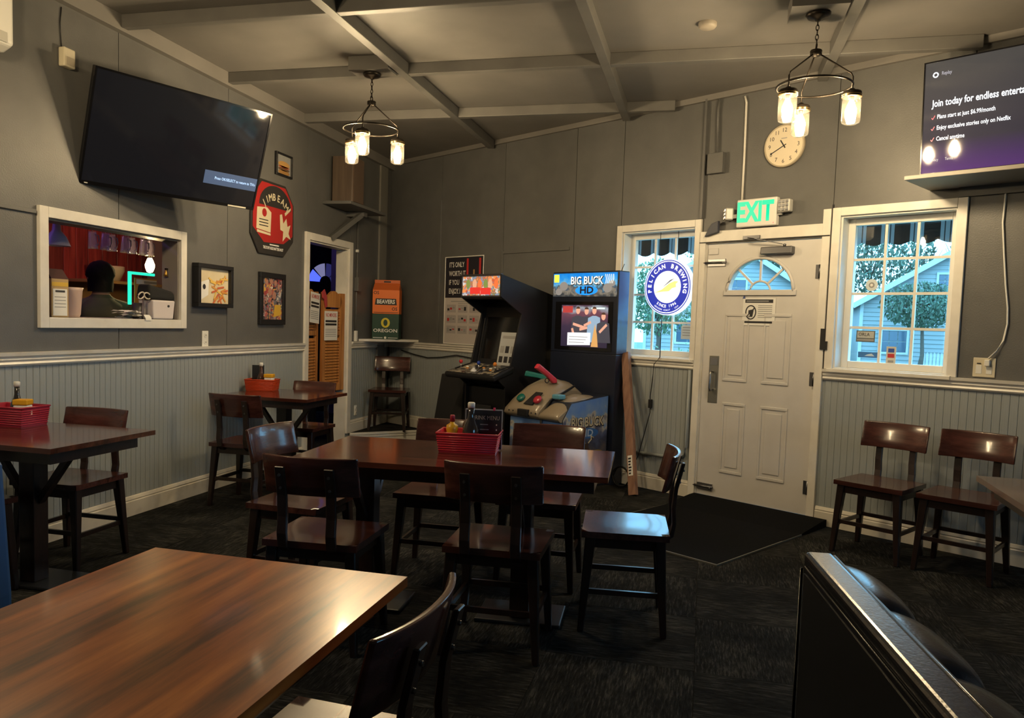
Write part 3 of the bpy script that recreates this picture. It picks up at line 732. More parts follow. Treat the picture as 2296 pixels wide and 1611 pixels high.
# ================================================================== ON THE LEFT WALL
def screw_frame(t, w, h, fw, dep, m, name='frame'):
    """four mitred-looking bars round a w x h panel, thing-local, front -y"""
    for a, b, c, d in ((-w/2, w/2, h/2-fw, h/2), (-w/2, w/2, -h/2, -h/2+fw), (-w/2, -w/2+fw, -h/2+fw, h/2-fw), (w/2-fw, w/2, -h/2+fw, h/2-fw)):
        MB().box(a, b, -dep, 0, c, d).build(name, m, t, bev=.002, seg=1)
def big_tv():
    t = thing('television', 'large black television tilted out from the left wall above the serving hatch', 'television', (-3.395, 4.54, 2.478))
    t.rotation_euler = (.319, 0, pi/2-.398)
    w, h = 1.225, .695
    MB().box(-w/2, w/2, .0, .035, -h/2, h/2).build('housing', black_m, t, bev=.006)
    MB().box(-w*.33, w*.33, .035, .07, -h*.38, h*.25).build('rear_cover', black_m, t, bev=.01)
    MB().box(-w/2+.012, w/2-.012, -.002, .001, -h/2+.022, h/2-.012).build('screen', mat('tv_glass', (.006, .006, .008), .06, emit=(.5, .5, .6), es=.004), t)
    for a, b, c, d in ((-w/2, w/2, h/2-.012, h/2), (-w/2, w/2, -h/2, -h/2+.022), (-w/2, -w/2+.012, -h/2+.022, h/2-.012), (w/2-.012, w/2, -h/2+.022, h/2-.012)):
        MB().box(a, b, -.006, .0, c, d).build('bezel', blackg_m, t)
    flat('banner', rect(.185, .597, -.212, -.122), -.0022, mat('banner_lit', (.02, .03, .05), .3, emit=(.06, .09, .16), es=.40), t)
    lit = mat('screen_text', (.1, .1, .1), .4, emit=(.45, .68, 1.0), es=.75)
    text('banner_text', 'Press OK/SELECT to return to TiVo', .027, lit, t, .425, -.167, -.0042, sx=.80)
    MB().box(.40, .545, -.0085, -.006, -h/2+.004, -h/2+.014).build('brand_strip', mat('strip_lit', (.6, .58, .5), .3), t)
    MB().box(-w/2+.03, -w/2+.05, -.0085, -.006, -h/2+.006, -h/2+.012).build('sensor', white_m, t)
    ar = MB().box(-.09, .09, .07, .085, -.12, .12).build('mount_plate', black_m, t)
    MB().bar((-.08, .085, .0), (-.17, .30, .08), .04, .05).bar((.06, .085, .0), (-.10, .36, .08), .04, .05).build('mount_arm', black_m, ar)
big_tv()
t = thing('motion_sensor', 'small cream sensor box high on the wall left of the large television', 'sensor', LW(3.905, .0, 2.79), RL)
MB().box(-.042, .042, -.045, 0, .0, .11).build('housing', cream_m, t, bev=.008)
MB().box(-.03, .03, -.048, -.044, .012, .058).build('lens', mat('sensor_lens', (.55, .48, .36), .2), t, bev=.003)
MB().tube([(-.02, -.004, .11), (-.03, -.004, .25), (-.02, -.004, .34)], .003, 6).build('cable', black_m, t)
t = thing('mini_split', 'white air-conditioner head cut off at the upper left edge of the frame', 'air conditioner', LW(2.93, 0, 2.69), RL)
MB().prism([(-.20, .03), (-.20, .29), (-.17, .31), (0, .31), (0, 0), (-.14, 0)], -.45, .45, 'yz').build('housing', white_m, t, bev=.02, seg=3)
MB().box(-.40, .40, -.204, -.19, .035, .085).build('louvre', mat('split_louvre', (.5, .49, .45), .4), t)

def picture(label, y, z, w, h, fw, m, name='framed_picture', dep=.025, fm=None):
    t = thing(name, label, 'picture', LW(y, .001, z), RL)
    screw_frame(t, w, h, fw, dep, fm or black_m)
    MB().box(-w/2+fw, w/2-fw, -dep*.5, 0, -h/2+fw, h/2-fw).build('print', m, t)
    return t
p = picture('small framed burger photograph between the television and the red bottle-cap sign', 6.345, 2.72, .27, .20, .018, mat('photo_sky', (.20, .21, .22), .4, col2=(.30, .30, .30), vs=5))
for i, (z, c, hh) in enumerate(((-.065, (.30, .16, .05), .022), (-.038, (.12, .06, .03), .014), (-.018, (.40, .10, .04), .010), (.005, (.42, .24, .08), .028))):
    flat('burger_layer', ell(.0, z, .095, hh, 16), -.0145, mat('burger_%d' % i, c, .5), p)
p = picture('black framed food picture of fries beside the serving hatch', 5.31, 1.595, .44, .325, .03, mat('food_paper', (.62, .52, .34), .4, col2=(.72, .64, .46), vs=8), dep=.06)
flat('menu_card', [(-.18, -.12), (-.07, -.07), (-.06, .05), (-.17, .02)], -.032, paper_m, p)
flat('menu_card_mark', ell(-.12, -.01, .018, .02, 12), -.0335, ink_m, p)
random.seed(3)
for i in range(26):
    x, z, a = random.uniform(-.03, .15), random.uniform(-.11, .06), random.uniform(-1.2, 1.2)
    L_ = random.uniform(.03, .05); dx, dz = cos(a)*L_, sin(a)*L_; q = .007
    flat('fry', [(x-dx-q*sin(a), z-dz+q*cos(a)), (x+dx-q*sin(a), z+dz+q*cos(a)), (x+dx+q*sin(a), z+dz-q*cos(a)), (x-dx+q*sin(a), z-dz-q*cos(a))], -.0318-i*.0001, (mat('fry_a', (.62, .28, .06), .5), mat('fry_b', (.55, .13, .05), .5), mat('fry_c', (.75, .50, .12), .5))[i % 3], p)
p = picture('tall black framed collage poster left of the doorway', 6.175, 1.53, .41, .45, .045, palette_mat('collage', [(.30, .05, .06), (.42, .10, .10), (.12, .10, .12), (.55, .50, .45), (.16, .18, .24), (.35, .22, .20), (.03, .03, .04), (.60, .35, .08)], 26, .3), dep=.03)
flat('yellow_patch', [(.02, -.16), (.14, -.14), (.14, -.05), (.04, -.05)], -.0165, mat('poster_yellow', (.62, .38, .05), .4), p)
for x, z, r in ((-.09, .14, .022), (-.02, .155, .024), (.05, .14, .022), (.10, .11, .02), (-.04, .06, .03), (.03, .03, .03)):
    flat('portrait', ell(x, z, r, r*1.2, 12), -.0165, mat('poster_skin', (.40, .20, .15), .5), p)

# red whiskey sign
t = thing('tin_sign', 'red and black whiskey tin sign shaped like a cut-corner shield right of the television', 'sign', LW(6.175, .001, 2.225), RL)
hx, hz = .345, .315
octa = lambda k: [(-hx*k, -.16*k), (-.22*k, -hz*k), (.18*k, -hz*k), (hx*k, -.17*k), (hx*k, .16*k), (.20*k, hz*k), (-.20*k, hz*k), (-hx*k, .17*k)]
MB().prism(octa(1.0), -.018, 0, 'xz').build('plate', mat('sign_black', (.03, .028, .028), .35), t, bev=.006)
red_s = mat('sign_red', (.36, .022, .022), .35)
flat('red_field', [(-hx*.93, -.10), (-.15, -.215), (.17, -.20), (hx*.93, -.12), (hx*.93, .16), (.19, hz*.93), (-.19, hz*.93), (-hx*.93, .16)], -.0185, red_s, t)
crm = mat('sign_cream', (.62, .55, .38), .45)
flat('black_arch', ell(.03, .10, .26, .185, 24, 0, pi), -.0198, mat('sign_black', (.03, .028, .028), .35), t)
arc_text('sign_name', 'JIM', .085, crm, t, .03, -.10, .285, pi/2+.50, .40, -.0225, bold=.0015)
arc_text('sign_name', 'BEAM', .085, crm, t, .03, -.10, .285, pi/2-.28, .76, -.0225, bold=.0015)
flat('bottle_label', [(-.27, -.11), (-.05, -.125), (-.04, .05), (-.11, .085), (-.26, .07)], -.0205, crm, t)
flat('label_seal', ell(-.15, .035, .035, .035, 16), -.022, red_s, t)
for k in range(3): flat('label_line', rect(-.23, -.09, -.03-.025*k, -.022-.025*k), -.022, ink_m, t)
flat('label_band', [(-.26, -.14), (-.05, -.15), (-.05, -.132), (-.26, -.118)], -.0205, crm, t)
flat('guitar_shape', [(.10, .05), (.135, .06), (.16, -.02), (.21, .03), (.23, -.04), (.28, -.02), (.25, -.10), (.29, -.15), (.21, -.13), (.15, -.18), (.16, -.09), (.11, -.08)], -.0205, crm, t)
flat('strap', [(.19, .05), (.28, .11), (.285, .135), (.18, .075)], -.0205, crm, t)
text('sign_line', 'THE STUFF INSIDE MATTERS MOST', .034, inkw_m, t, .0, -.258, -.0202, bold=.0008, sx=.62)
flat('small_line', rect(-.06, .09, -.232, -.222), -.0202, inkw_m, t)

def outlet(label, loc, rz, w=.075, h=.12, double=False, m=None):
    t = thing('wall_outlet', label, 'outlet', loc, rz, 'wall outlets')
    MB().box(-w/2, w/2, -.008, 0, -h/2, h/2).build('cover_plate', m or white_m, t, bev=.003)
    if not double:
        for z in (-.027, .027):
            r = MB().lathe([(.017, 0), (.017, .003), (.015, .004)], 14, (0, -.008, z), 'y').build('socket', m or white_m, t)
            MB().box(-.007, -.004, -.0130, -.0118, z-.006, z+.006).build('slot', ink_m, r); MB().box(.004, .007, -.0130, -.0118, z-.006, z+.006).build('slot', ink_m, r)
    return t
outlet('white wall outlet sitting on the chair rail below the food picture', LW(5.245, .001, 1.19), RL)
outlet('small white outlet low on the wall just right of the doorway', LW(7.93, .001, .37), RL, .06, .11)

# conduit with box, high shelf bracket, wooden speaker
t = thing('electrical_conduit', 'thin painted conduit with a switch box right of the doorway', 'conduit', LW(7.88, .0, 0), RL)
MB().tube([(0, -.012, 1.16), (0, -.012, 1.70), (.01, -.012, 1.75), (.01, -.012, 2.46)], .009, 8).build('pipe', paint_dark, t)
MB().box(-.035, .045, -.05, 0, 1.68, 1.83).build('switch_box', paint_dark, t, bev=.004)
MB().box(-.02, .02, -.03, 0, 1.135, 1.25).build('plug_cover', white_m, t, bev=.004)
MB().box(-.012, .012, -.03, 0, 2.10, 2.13).build('pipe_clip', white_m, t, bev=.003)
t = thing('bracket_shelf', 'grey high shelf with a diagonal brace above the doorway', 'shelf', LW(7.55, .001, 2.5), RL)
MB().box(-.45, .42, -.30, 0, 0, .03).build('board', paint_dark, t, bev=.003)
MB().bar((.12, -.16, -.02), (-.30, -.02, -.32), .05, .05).build('brace', paint_dark, t)
MB().box(.08, .16, -.2, 0, -.05, .0).build('bracket', paint_dark, t)
t = thing('wooden_speaker', 'brown wooden speaker cabinet standing on the high grey shelf', 'speaker', LW(7.36, .145, 2.531), RL)
MB().box(-.13, .13, -.11, .11, 0, .46).build('cabinet', wood_mat('speaker_wood', (.085, .06, .045), (.11, .078, .058), (.14, .10, .072), 2, .4, .1), t, bev=.004)
MB().box(-.115, .115, -.118, -.108, .015, .445).build('grille', mat('grille_cloth', (.10, .065, .045), .9), t)

# cartons on the corner shelf
bis = Vector((.486, -.874, 0)); rot_b = rad(13)
cpos = Vector((-3.545, 8.34, 0))
t = thing('beer_carton', 'dark green carton with a yellow letter O on the corner shelf', 'carton', (cpos.x, cpos.y, 1.161), rot_b)
grn = mat('carton_green', (.010, .055, .035), .5)
MB().box(-.152, .152, -.085, .085, 0, .285).build('body', grn, t, bev=.003)
yel = mat('print_yellow', (.75, .62, .04), .5)
mb = MB(); ring_o, ring_i = ell(0, .185, .050, .056, 28), ell(0, .185, .024, .036, 28)
for i in range(28): mb.prism([ring_o[i], ring_o[(i+1) % 28], ring_i[(i+1) % 28], ring_i[i]], -.0870, -.0852, 'xz')
mb.build('letter_o', yel, t, weld=True)
text('carton_name', 'OREGON', .052, inkw_m, t, 0, .095, -.0865, bold=.0012, sx=1.25)
flat('bottom_stripe', rect(-.14, -.03, .012, .018), -.0852, inkw_m, t); flat('bottom_stripe', rect(.03, .14, .012, .018), -.0852, inkw_m, t); flat('bottom_seal', ell(0, .016, .014, .014, 14), -.0852, inkw_m, t)
t = thing('beer_carton', 'orange handled carton stacked on the green carton', 'carton', (cpos.x, cpos.y, 1.447), rot_b)
org = mat('carton_orange', (.82, .185, .028), .5)
MB().box(-.152, .152, -.085, .085, 0, .27).build('body', org, t, bev=.003)
MB().hexa([(-.150, -.085, .270), (.150, -.085, .270), (.150, .085, .270), (-.150, .085, .270)], [(-.145, -.012, .345), (.145, -.012, .345), (.145, .012, .345), (-.145, .012, .345)]).build('gable', mat('carton_orange_dark', (.60, .13, .03), .5), t)
MB().box(-.145, .145, -.010, .010, .345, .385).build('handle_flap', mat('carton_orange_dark', (.60, .13, .03), .5), t, bev=.004)
flat('handle_slot', rect(-.04, .04, .356, .372), -.0102, ink_m, t)
text('carton_name', 'BEAVERS', .062, inkw_m, t, .0, .135, -.0880, bold=.002, sx=.85)
flat('name_shadow', [(-.125, .10), (.125, .10), (.115, .172), (-.115, .172)], -.0856, ink_m, t)
text('corner_mark', 'OS', .05, ink_m, t, -.11, .235, -.0865, bold=.001); text('corner_mark', 'OS', .05, ink_m, t, .10, .055, -.0865, bold=.001)
flat('bottom_stripe', rect(-.14, .14, .012, .018), -.0852, ink_m, t)

# notices taped on the saloon doors, rag, dark box below
def notice(label, loc, rz, w, h, tilt=0):
    t = thing('paper_notice', label, 'notice', loc, rz, 'no-minors notices'); t.rotation_euler = (0, tilt, rz)
    MB().box(-w/2, w/2, -.0015, 0, -h/2, h/2).build('sheet', paper_m, t)
    text('heading', 'NO MINORS', w*.24, inkr_m, t, 0, h*.36, -.0025, bold=.001, sx=.62)
    for k in range(2): flat('bold_line', rect(-w*.42, w*.42, h*(.12-.11*k), h*(.19-.11*k)), -.0015, ink_m, t)
    for k in range(5): flat('fine_line', rect(-w*.42, w*.40, h*(-.13-.06*k), h*(-.11-.06*k)), -.0015, grey_m, t)
    return t
notice('tilted paper notice taped to the left louvred saloon door', LW(7.045, -.035, 1.475), RL+.10, .235, .30, rad(4))
notice('straight paper notice taped lower on the right louvred saloon door', LW(7.385, -.032, 1.30), RL-.12, .235, .30)
t = thing('red_rag', 'small red rag hanging over the louvred saloon door', 'rag', LW(7.235, -.05, 1.62), RL)
MB().prism([(-.03, .02), (.02, .05), (.07, -.02), (.085, -.12), (.05, -.14), (.02, -.06), (-.02, -.04)], -.012, .0, 'xz').build('cloth', mat('rag_red', (.45, .05, .06), .8), t, bev=.004)
t = thing('low_cabinet', 'black low cabinet standing inside the dark doorway', 'cabinet', (-4.15, 7.45, 0), RL)
MB().box(-.36, .36, -.02, .35, .05, .60).build('body', black_m, t, bev=.006); MB().box(-.34, .34, .0, .33, 0, .05).build('plinth', blackw_m, t)
t = thing('purple_glow_lump', 'rounded lump coloured purple for the glow low inside the doorway', 'glow lump', (-3.91, 6.97, .0), RL)  # purple colour of this lump stands in for a glow near the floor
MB().lathe([(.02, 0), (.11, .02), (.13, .08), (.10, .14), (.03, .17), (.001, .17)], 14, sx=1.0, sy=.6).build('body', mat('glow_purple', (.10, .04, .45), .6), t)

# ================================================================== ON THE BACK WALL
# exit sign with two emergency heads and its conduit
t = thing('exit_sign', 'white exit sign with glowing green letters and two emergency lamps above the door', 'exit sign', B(4.80, .001, 2.285), RB)
MB().box(-.165, .165, -.05, 0, -.105, .105).build('housing', white_m, t, bev=.008)
text('exit_letters', 'EXIT', .205, mat('exit_green', (.0, .3, .2), .4, emit=(.01, .72, .36), es=.36), t, -.012, 0, -.0515, bold=.008, sx=.72)
MB().lathe([(.004, 0), (.004, .003)], 8, (.145, -.05, -.085), 'y').build('indicator', mat('led_red', (.6, .02, .02), .3, emit=(1, .1, .08), es=1.5), t)
for sx, ry in ((-1, .9), (1, 0)):
    hd = MB().box(-.048, .048, -.03, .03, -.046, .046).build('lamp_head', mat('lamp_plastic', (.55, .54, .50), .35), t, bev=.01, loc=(sx*.232, -.05, .03 if sx > 0 else .0), rot=(0, 0, -ry if sx < 0 else 0))
    for i in range(3):
        for j in range(3):
            MB().box(-.011, .011, -.037, -.029, -.011, .011).build('lens_cell', steel_m, hd, bev=.003, seg=1, loc=(-.028+.028*i, 0, -.028+.028*j))
    MB().box(min(sx*.16, sx*.20), max(sx*.16, sx*.20), -.035, -.015, -.03, .0).build('lamp_arm', mat('lamp_plastic', (.55, .54, .50), .35), t)
MB().tube([(-.145, -.012, .10), (-.145, -.012, .45), (-.15, -.012, .85), (-.165, -.012, .90)], .009, 8).build('conduit', trim_m, t)
t = thing('conduit_box', 'painted junction box with a short pipe high on the wall left of the exit sign', 'junction box', B(4.42, .001, 2.62), RB)
MB().box(-.07, .07, -.05, 0, 0, .16).build('box', paint_dark, t, bev=.004); MB().tube([(0, -.02, .16), (-.01, -.02, .50), (.0, -.02, .58)], .010, 8).build('pipe', paint_dark, t)
MB().box(-.125, -.105, -.03, .0, -.34, .60).build('riser', paint_dark, t)

# clock
t = thing('wall_clock', 'round white wall clock behind the right chandelier', 'clock', B(4.985, .001, 2.76), RB)
MB().lathe([(.150, 0), (.158, .012), (.156, .034), (.148, .040), (.144, .030), (.001, .030)], 48, (0, 0, 0), 'y', caps=False).build('case', mat('clock_case', (.42, .36, .26), .35), t)
MB().lathe([(.146, .026), (.146, .031)], 48, (0, 0, 0), 'y').build('dial', mat('clock_dial', (.66, .58, .44), .5), t)
for k in range(1, 13):
    a = pi/2-k*pi/6
    text('numeral', str(k), .042, ink_m, t, .113*cos(a), .113*sin(a), -.0325)
for a, L_, w_ in ((pi/2-8.1*pi/6, .115, .006), (pi/2-10.9*pi/6, .05, .008)):
    MB().bar((-.02*cos(a), -.034, -.02*sin(a)), (L_*cos(a), -.034, L_*sin(a)), .003, w_, up=(-sin(a), 0, cos(a))).build('hand', ink_m, t)
flat('maker_mark', rect(-.022, .022, .052, .058), -.0315, grey_m, t)

# television on its shelf
t = thing('television', 'television with a dark purple streaming page above the right window', 'television', B(6.645, .33, 2.715), RB); t.rotation_euler = (.06, 0, RB)
w, h = 1.215, .675
MB().box(-w/2, w/2, .0, .035, -h/2, h/2).build('housing', black_m, t, bev=.005)
MB().box(-w*.3, w*.3, .035, .07, -h*.35, h*.2).build('rear_cover', black_m, t, bev=.01)
MB().box(-w/2+.008, w/2-.008, -.002, .001, -h/2+.012, h/2-.008).build('screen', ramp_mat('stream_page', [(0, (.040, .018, .085)), (.12, (.032, .018, .065)), (.30, (.020, .019, .028)), (1, (.030, .031, .034))], 2, -h/2, h/2, .05, es=.50), t)
for a, b, c, d in ((-w/2, w/2, h/2-.008, h/2), (-w/2, w/2, -h/2, -h/2+.012), (-w/2, -w/2+.008, -h/2+.012, h/2-.008), (w/2-.008, w/2, -h/2+.012, h/2-.008)):
    MB().box(a, b, -.005, .0, c, d).build('bezel', blackg_m, t)
lt = mat('page_text', (.1, .1, .1), .4, emit=(.78, .84, .92), es=.62); lr = mat('page_tick', (.1, .01, .02), .4, emit=(.75, .08, .12), es=.55); lg = mat('page_text_dim', (.05, .05, .05), .4, emit=(.45, .45, .55), es=.45)
x0 = -w/2+.055
text('headline', 'Join today for endless entertainment', .058, lt, t, x0, .085, -.0035, bold=.0012, align='LEFT', sx=.70)
for k, s_ in enumerate(('Plans start at just $6.99/month', 'Enjoy exclusive stories only on Netflix', 'Cancel anytime')):
    z = .005-.065*k
    text('bullet_text', s_, .036, lt, t, x0+.03, z, -.0035, bold=.0005, align='LEFT', sx=.70)
    MB().bar((x0, -.003, z-.002), (x0+.006, -.003, z-.012), .001, .004).bar((x0+.006, -.003, z-.012), (x0+.018, -.003, z+.010), .001, .004).build('tick', lr, t)
MB().torus((x0+.012, -.003, .255), .013, .004, 20, 6, 'y').build('app_ring', lt, t)
text('app_name', 'Replay', .030, lg, t, x0+.045, .258, -.0035, align='LEFT', sx=.7)
text('footer_text', 'Privacy', .024, lg, t, x0, -.25, -.0035, align='LEFT', sx=.7); text('footer_text', 'Terms', .024, lg, t, x0+.085, -.25, -.0035, align='LEFT', sx=.7)
MB().box(-.12, .12, .07, .30, -.1, .1).build('mount_arm', black_m, t)
t = thing('wall_shelf', 'grey painted shelf board under the right television', 'shelf', B(6.70, .001, 2.335), RB)
MB().box(-.70, .68, -.46, 0, 0, .025).build('board', mat('shelf_grey', (.26, .24, .21), .5), t, bev=.003)
MB().box(-.52, .55, -.03, 0, -.06, 0).build('cleat', paint_dark, t)
t = thing('power_cord', 'white power cord hanging from the right television down to the outlet', 'cord', B(0, 0, 0), RB)
MB().tube([(6.44, -.012, 2.33), (6.435, -.012, 2.1), (6.455, -.012, 1.9), (6.475, -.012, 1.72), (6.495, -.012, 1.58), (6.50, -.012, 1.48), (6.485, -.014, 1.38), (6.455, -.018, 1.31), (6.415, -.026, 1.262)], .0055, 8).build('cable', white_m, t)
MB().box(6.395, 6.425, -.035, -.011, 1.215, 1.255).build('plug', white_m, t, bev=.004)
t = outlet('double outlet and switch plate right of the right window with a cord plugged in', B(6.39, .001, 1.205), RB, .125, .12, True, cream_m)
MB().box(.012, .045, -.0105, -.0078, -.04, .005).build('socket', white_m, t, bev=.002)
s_ = MB().box(-.045, -.012, -.0105, -.0078, -.04, .015).build('switch', white_m, t, bev=.002)
MB().box(-.04, -.017, -.012, -.0103, .022, .028).build('slot', ink_m, t)

# poster
t = thing('wall_poster', 'tall black and white drink-responsibly poster behind the black arcade machine', 'poster', B(1.375, .004, 1.615), RB)
screw_frame(t, .635, .955, .010, .008, white_m, 'white_border')
MB().box(-.307, .307, -.004, 0, .03, .467).build('dark_print', mat('poster_black', (.018, .017, .024), .5), t)
MB().box(-.307, .307, -.004, 0, -.467, .03).build('light_print', mat('poster_white', (.50, .46, .44), .6), t)
for k, s_ in enumerate(("IT'S ONLY", 'WORTH IT', 'IF YOU', 'ENJOY IT')): text('slogan', s_, .078, inkw_m, t, -.245, .385-.095*k, -.0055, bold=.0008, align='LEFT', sx=.72)
flat('red_bar', rect(.045, .075, .05, .45), -.004, inkr_m, t); flat('red_bar', rect(.245, .275, .05, .45), -.004, inkr_m, t)
flat('bottle_print', [(.14, .10), (.19, .10), (.19, .20), (.175, .26), (.175, .33), (.155, .33), (.155, .26), (.14, .20)], -.004, mat('bottle_print', (.45, .25, .10), .5), t)
flat('small_print', rect(-.20, -.06, .075, .082), -.004, grey_m, t)
for i in range(3):
    for j in range(3):
        x, z = -.27+.19*i, -.13-.115*j
        flat('chart_cell', rect(x, x+.155, z, z+.085), -.004, mat('cell_grey', (.38, .35, .35), .6), t)
        for k in range(3): flat('chart_mark', rect(x+.012+.045*k, x+.045+.045*k, z+.02+.01*((i+k) % 3), z+.045+.008*((j+k) % 3)), -.0053, (ink_m, inkr_m, grey_m)[(i+j+k) % 3], t)
flat('chart_heading', rect(-.20, .22, -.015, -.005), -.004, grey_m, t); flat('chart_heading', rect(-.08, .14, -.035, -.027), -.004, grey_m, t)

# notice on the door
t = thing('door_notice', 'white warning notice with a crossed-out drinking glass taped on the white door', 'notice', B(4.838, .0, 1.535), RB)
MB().box(-.135, .135, -.0015, 0, -.105, .105).build('sheet', paper_m, t)
flat('heading_bar', rect(-.115, .115, .068, .094), -.0015, ink_m, t); flat('footer_bar', rect(-.115, .115, -.088, -.072), -.0015, ink_m, t)
flat('heading_letters', rect(-.105, .08, .077, .085), -.0028, grey_m, t)
mb = MB(); ro, ri = ell(-.065, -.005, .046, .056, 28), ell(-.065, -.005, .037, .047, 28)
for i in range(28): mb.prism([ro[i], ro[(i+1) % 28], ri[(i+1) % 28], ri[i]], -.0030, -.0016, 'xz')
mb.build('ban_ring', ink_m, t, weld=True)
flat('glass_print', [(-.085, -.04), (-.05, -.04), (-.04, .02), (-.085, .01)], -.0016, ink_m, t)
flat('ban_stroke', [(-.10, -.035), (-.094, -.04), (-.03, .028), (-.036, .034)], -.0030, ink_m, t)
for k in range(7): flat('text_line', rect(-.005, .11, .045-.015*k, .050-.015*k), -.0015, grey_m, t)
t['label'] = t['label']
MB().prism([(-.14, .10), (-.115, .10), (-.127, .13)], -.003, -.0015, 'xz').build('tape', mat('blue_tape', (.05, .08, .25), .5), t)
t = thing('door_wedge', 'small dark blue wedge on the upper left corner of the door casing', 'wedge', B(4.42, .0, 2.125), RB)
MB().prism([(-.06, -.0), (.06, .03), (.06, .12), (.0, .10)], -.055, -.023, 'xz').build('body', mat('wedge_blue', (.05, .055, .08), .5), t, bev=.004)

# round brewery sign hanging in the left window
t = thing('lightbox_sign', 'round blue and white illuminated brewery sign hanging in the left window', 'sign', B(3.965, -.05, 1.735), RB)
R_ = .238
MB().lathe([(.001, -.05), (R_-.006, -.05), (R_, -.044), (R_, .006), (R_-.008, .010)], 56, (0, 0, 0), 'y', caps=False).build('drum', mat('sign_rim', (.7, .8, .95), .4, emit=(.75, .88, 1.0), es=.5), t)
MB().lathe([(R_-.008, .0085), (R_-.008, .0105)], 56, (0, 0, 0), 'y').build('face', mat('sign_blue_lit', (.02, .03, .3), .3, emit=(.008, .022, .28), es=.5), t)
wl = mat('sign_white_lit', (.8, .8, .8), .3, emit=(.9, .95, 1), es=.40)
def annulus(name, r0, r1, y, m):
    mb = MB(); o, i_ = ell(0, 0, r1, r1, 48), ell(0, 0, r0, r0, 48)
    for k in range(48): mb.prism([o[k], o[(k+1) % 48], i_[(k+1) % 48], i_[k]], y-.001, y, 'xz')
    mb.build(name, m, t, weld=True)
annulus('outer_ring', .214, .222, -.0108, wl)
flat('centre_disc', ell(0, 0, .136, .136, 40), -.0108, wl, t)
arc_text('brewery_name', 'PELICAN', .050, wl, t, 0, 0, .177, pi/2+1.014, 1.521, -.0122, bold=.0020)
arc_text('brewery_name', 'BREWING', .050, wl, t, 0, 0, .177, pi/2-1.014, 1.521, -.0122, bold=.0020)
arc_text('since_line', 'SINCE', .034, wl, t, 0, 0, .163, -pi/2-.32, .51, -.0122, bold=.0010, flip=True)
arc_text('since_line', '1996', .034, wl, t, 0, 0, .163, -pi/2+.38, .38, -.0122, bold=.0010, flip=True)
arc_text('coast_line', 'OREGON COAST · USA', .020, wl, t, 0, 0, .196, -pi/2, 1.25, -.0122, bold=.0002, flip=True)
flat('bird_body', [(-.13, -.05), (-.05, -.02), (.02, .03), (.075, .05), (.11, .045), (.085, .025), (.09, .0), (.05, -.01), (.02, -.035), (-.06, -.04)], -.0122, mat('bird_yellow', (.4, .42, .1), .4, emit=(.55, .58, .20), es=.5), t)
flat('bird_wing', [(-.05, -.005), (.06, .065), (.085, .075), (.03, .06)], -.0124, mat('bird_line', (.1, .1, .1), .4, emit=(.10, .12, .12), es=.4), t)
for x in (-.11, .07):
    MB().tube([(x, .02, .21), (x, .02, .47)], .0025, 6).build('hanging_wire', black_m, t)
t = thing('sign_cord', 'black cord with an inline switch trailing from the window sign down the wall', 'cord', B(0, 0, 0), RB)
MB().tube([(3.99, -.055, 1.46), (3.99, -.056, 1.14), (3.93, -.05, 1.08), (3.90, -.02, .95), (3.885, -.02, .80), (3.89, -.02, .66), (3.86, -.03, .52), (3.80, -.03, .30), (3.74, -.03, .145), (3.72, -.03, .02)], .004, 6).build('cable', black_m, t)
MB().box(3.875, 3.905, -.035, -.008, .70, .775).build('inline_switch', black_m, t, bev=.004)
t = thing('floor_conduit', 'grey conduit running up beside the door and along the wainscot', 'conduit', B(0, 0, 0), RB)
MB().tube([(4.265, -.02, 1.05), (4.265, -.02, .42), (4.25, -.02, .345), (4.19, -.02, .31), (3.70, -.02, .30)], .013, 8).build('pipe', paint_low, t)

# papers and stickers on the right window
def sticker(label, u, z, pts, m, rz=RB):
    t = thing('window_sticker', label, 'sticker', B(u, -.116, z), rz)
    MB().prism(pts, -.002, 0, 'xz').build('sheet', m, t); return t
t = sticker('white and black licence card on the lowest left pane of the right window', 5.605, 1.375, rect(-.065, .065, -.04, .04), mat('card_border', (.10, .12, .12), .5))
flat('card_face', rect(-.058, .058, -.012, .034), -.002, mat('card_face', (.46, .47, .44), .5), t); text('card_text', 'ORLA', .034, ink_m, t, -.01, .012, -.0045, sx=.9)
flat('card_bar', rect(-.058, .058, -.033, -.018), -.002, grey_m, t)
t = sticker('round white sticker on a left pane of the right window', 5.625, 1.735, ell(0, 0, .042, .042, 24), mat('round_white', (.62, .68, .70), .5))
flat('sticker_ring', ell(0, 0, .020, .020, 16), -.002, grey_m, t); flat('sticker_core', ell(0, 0, .010, .010, 12), -.0034, paper_m, t)
t = sticker('narrow card-logo sticker on the lower middle of the right window', 5.785, 1.235, rect(-.032, .032, -.085, .075), mat('cardlogo', (.60, .58, .52), .5))
flat('logo_blue', rect(-.02, .02, .035, .062), -.002, mat('logo_blue', (.03, .08, .35), .5), t); flat('logo_red', rect(-.022, .022, -.002, .025), -.002, inkr_m, t); flat('logo_grey', rect(-.018, .018, -.035, -.02), -.002, grey_m, t)
t = sticker('blue rectangular sticker at the bottom left of the right window', 5.635, 1.245, rect(-.075, .075, -.02, .02), mat('stick_blue', (.04, .18, .50), .5))
flat('sticker_mark', [(-.03, -.008), (.04, -.008), (.02, .010), (-.01, .003)], -.002, mat('stick_white', (.5, .65, .8), .5), t)
t = sticker('small white paper in the lower right of the left window', 4.125, 1.36, [(-.05, -.06), (.05, -.06), (.05, .06), (-.035, .06), (-.05, .045)], mat('pale_paper', (.62, .68, .70), .6))
for k in range(4): flat('text_line', rect(-.035, .04, .035-.022*k, .041-.022*k), -.002, grey_m, t)

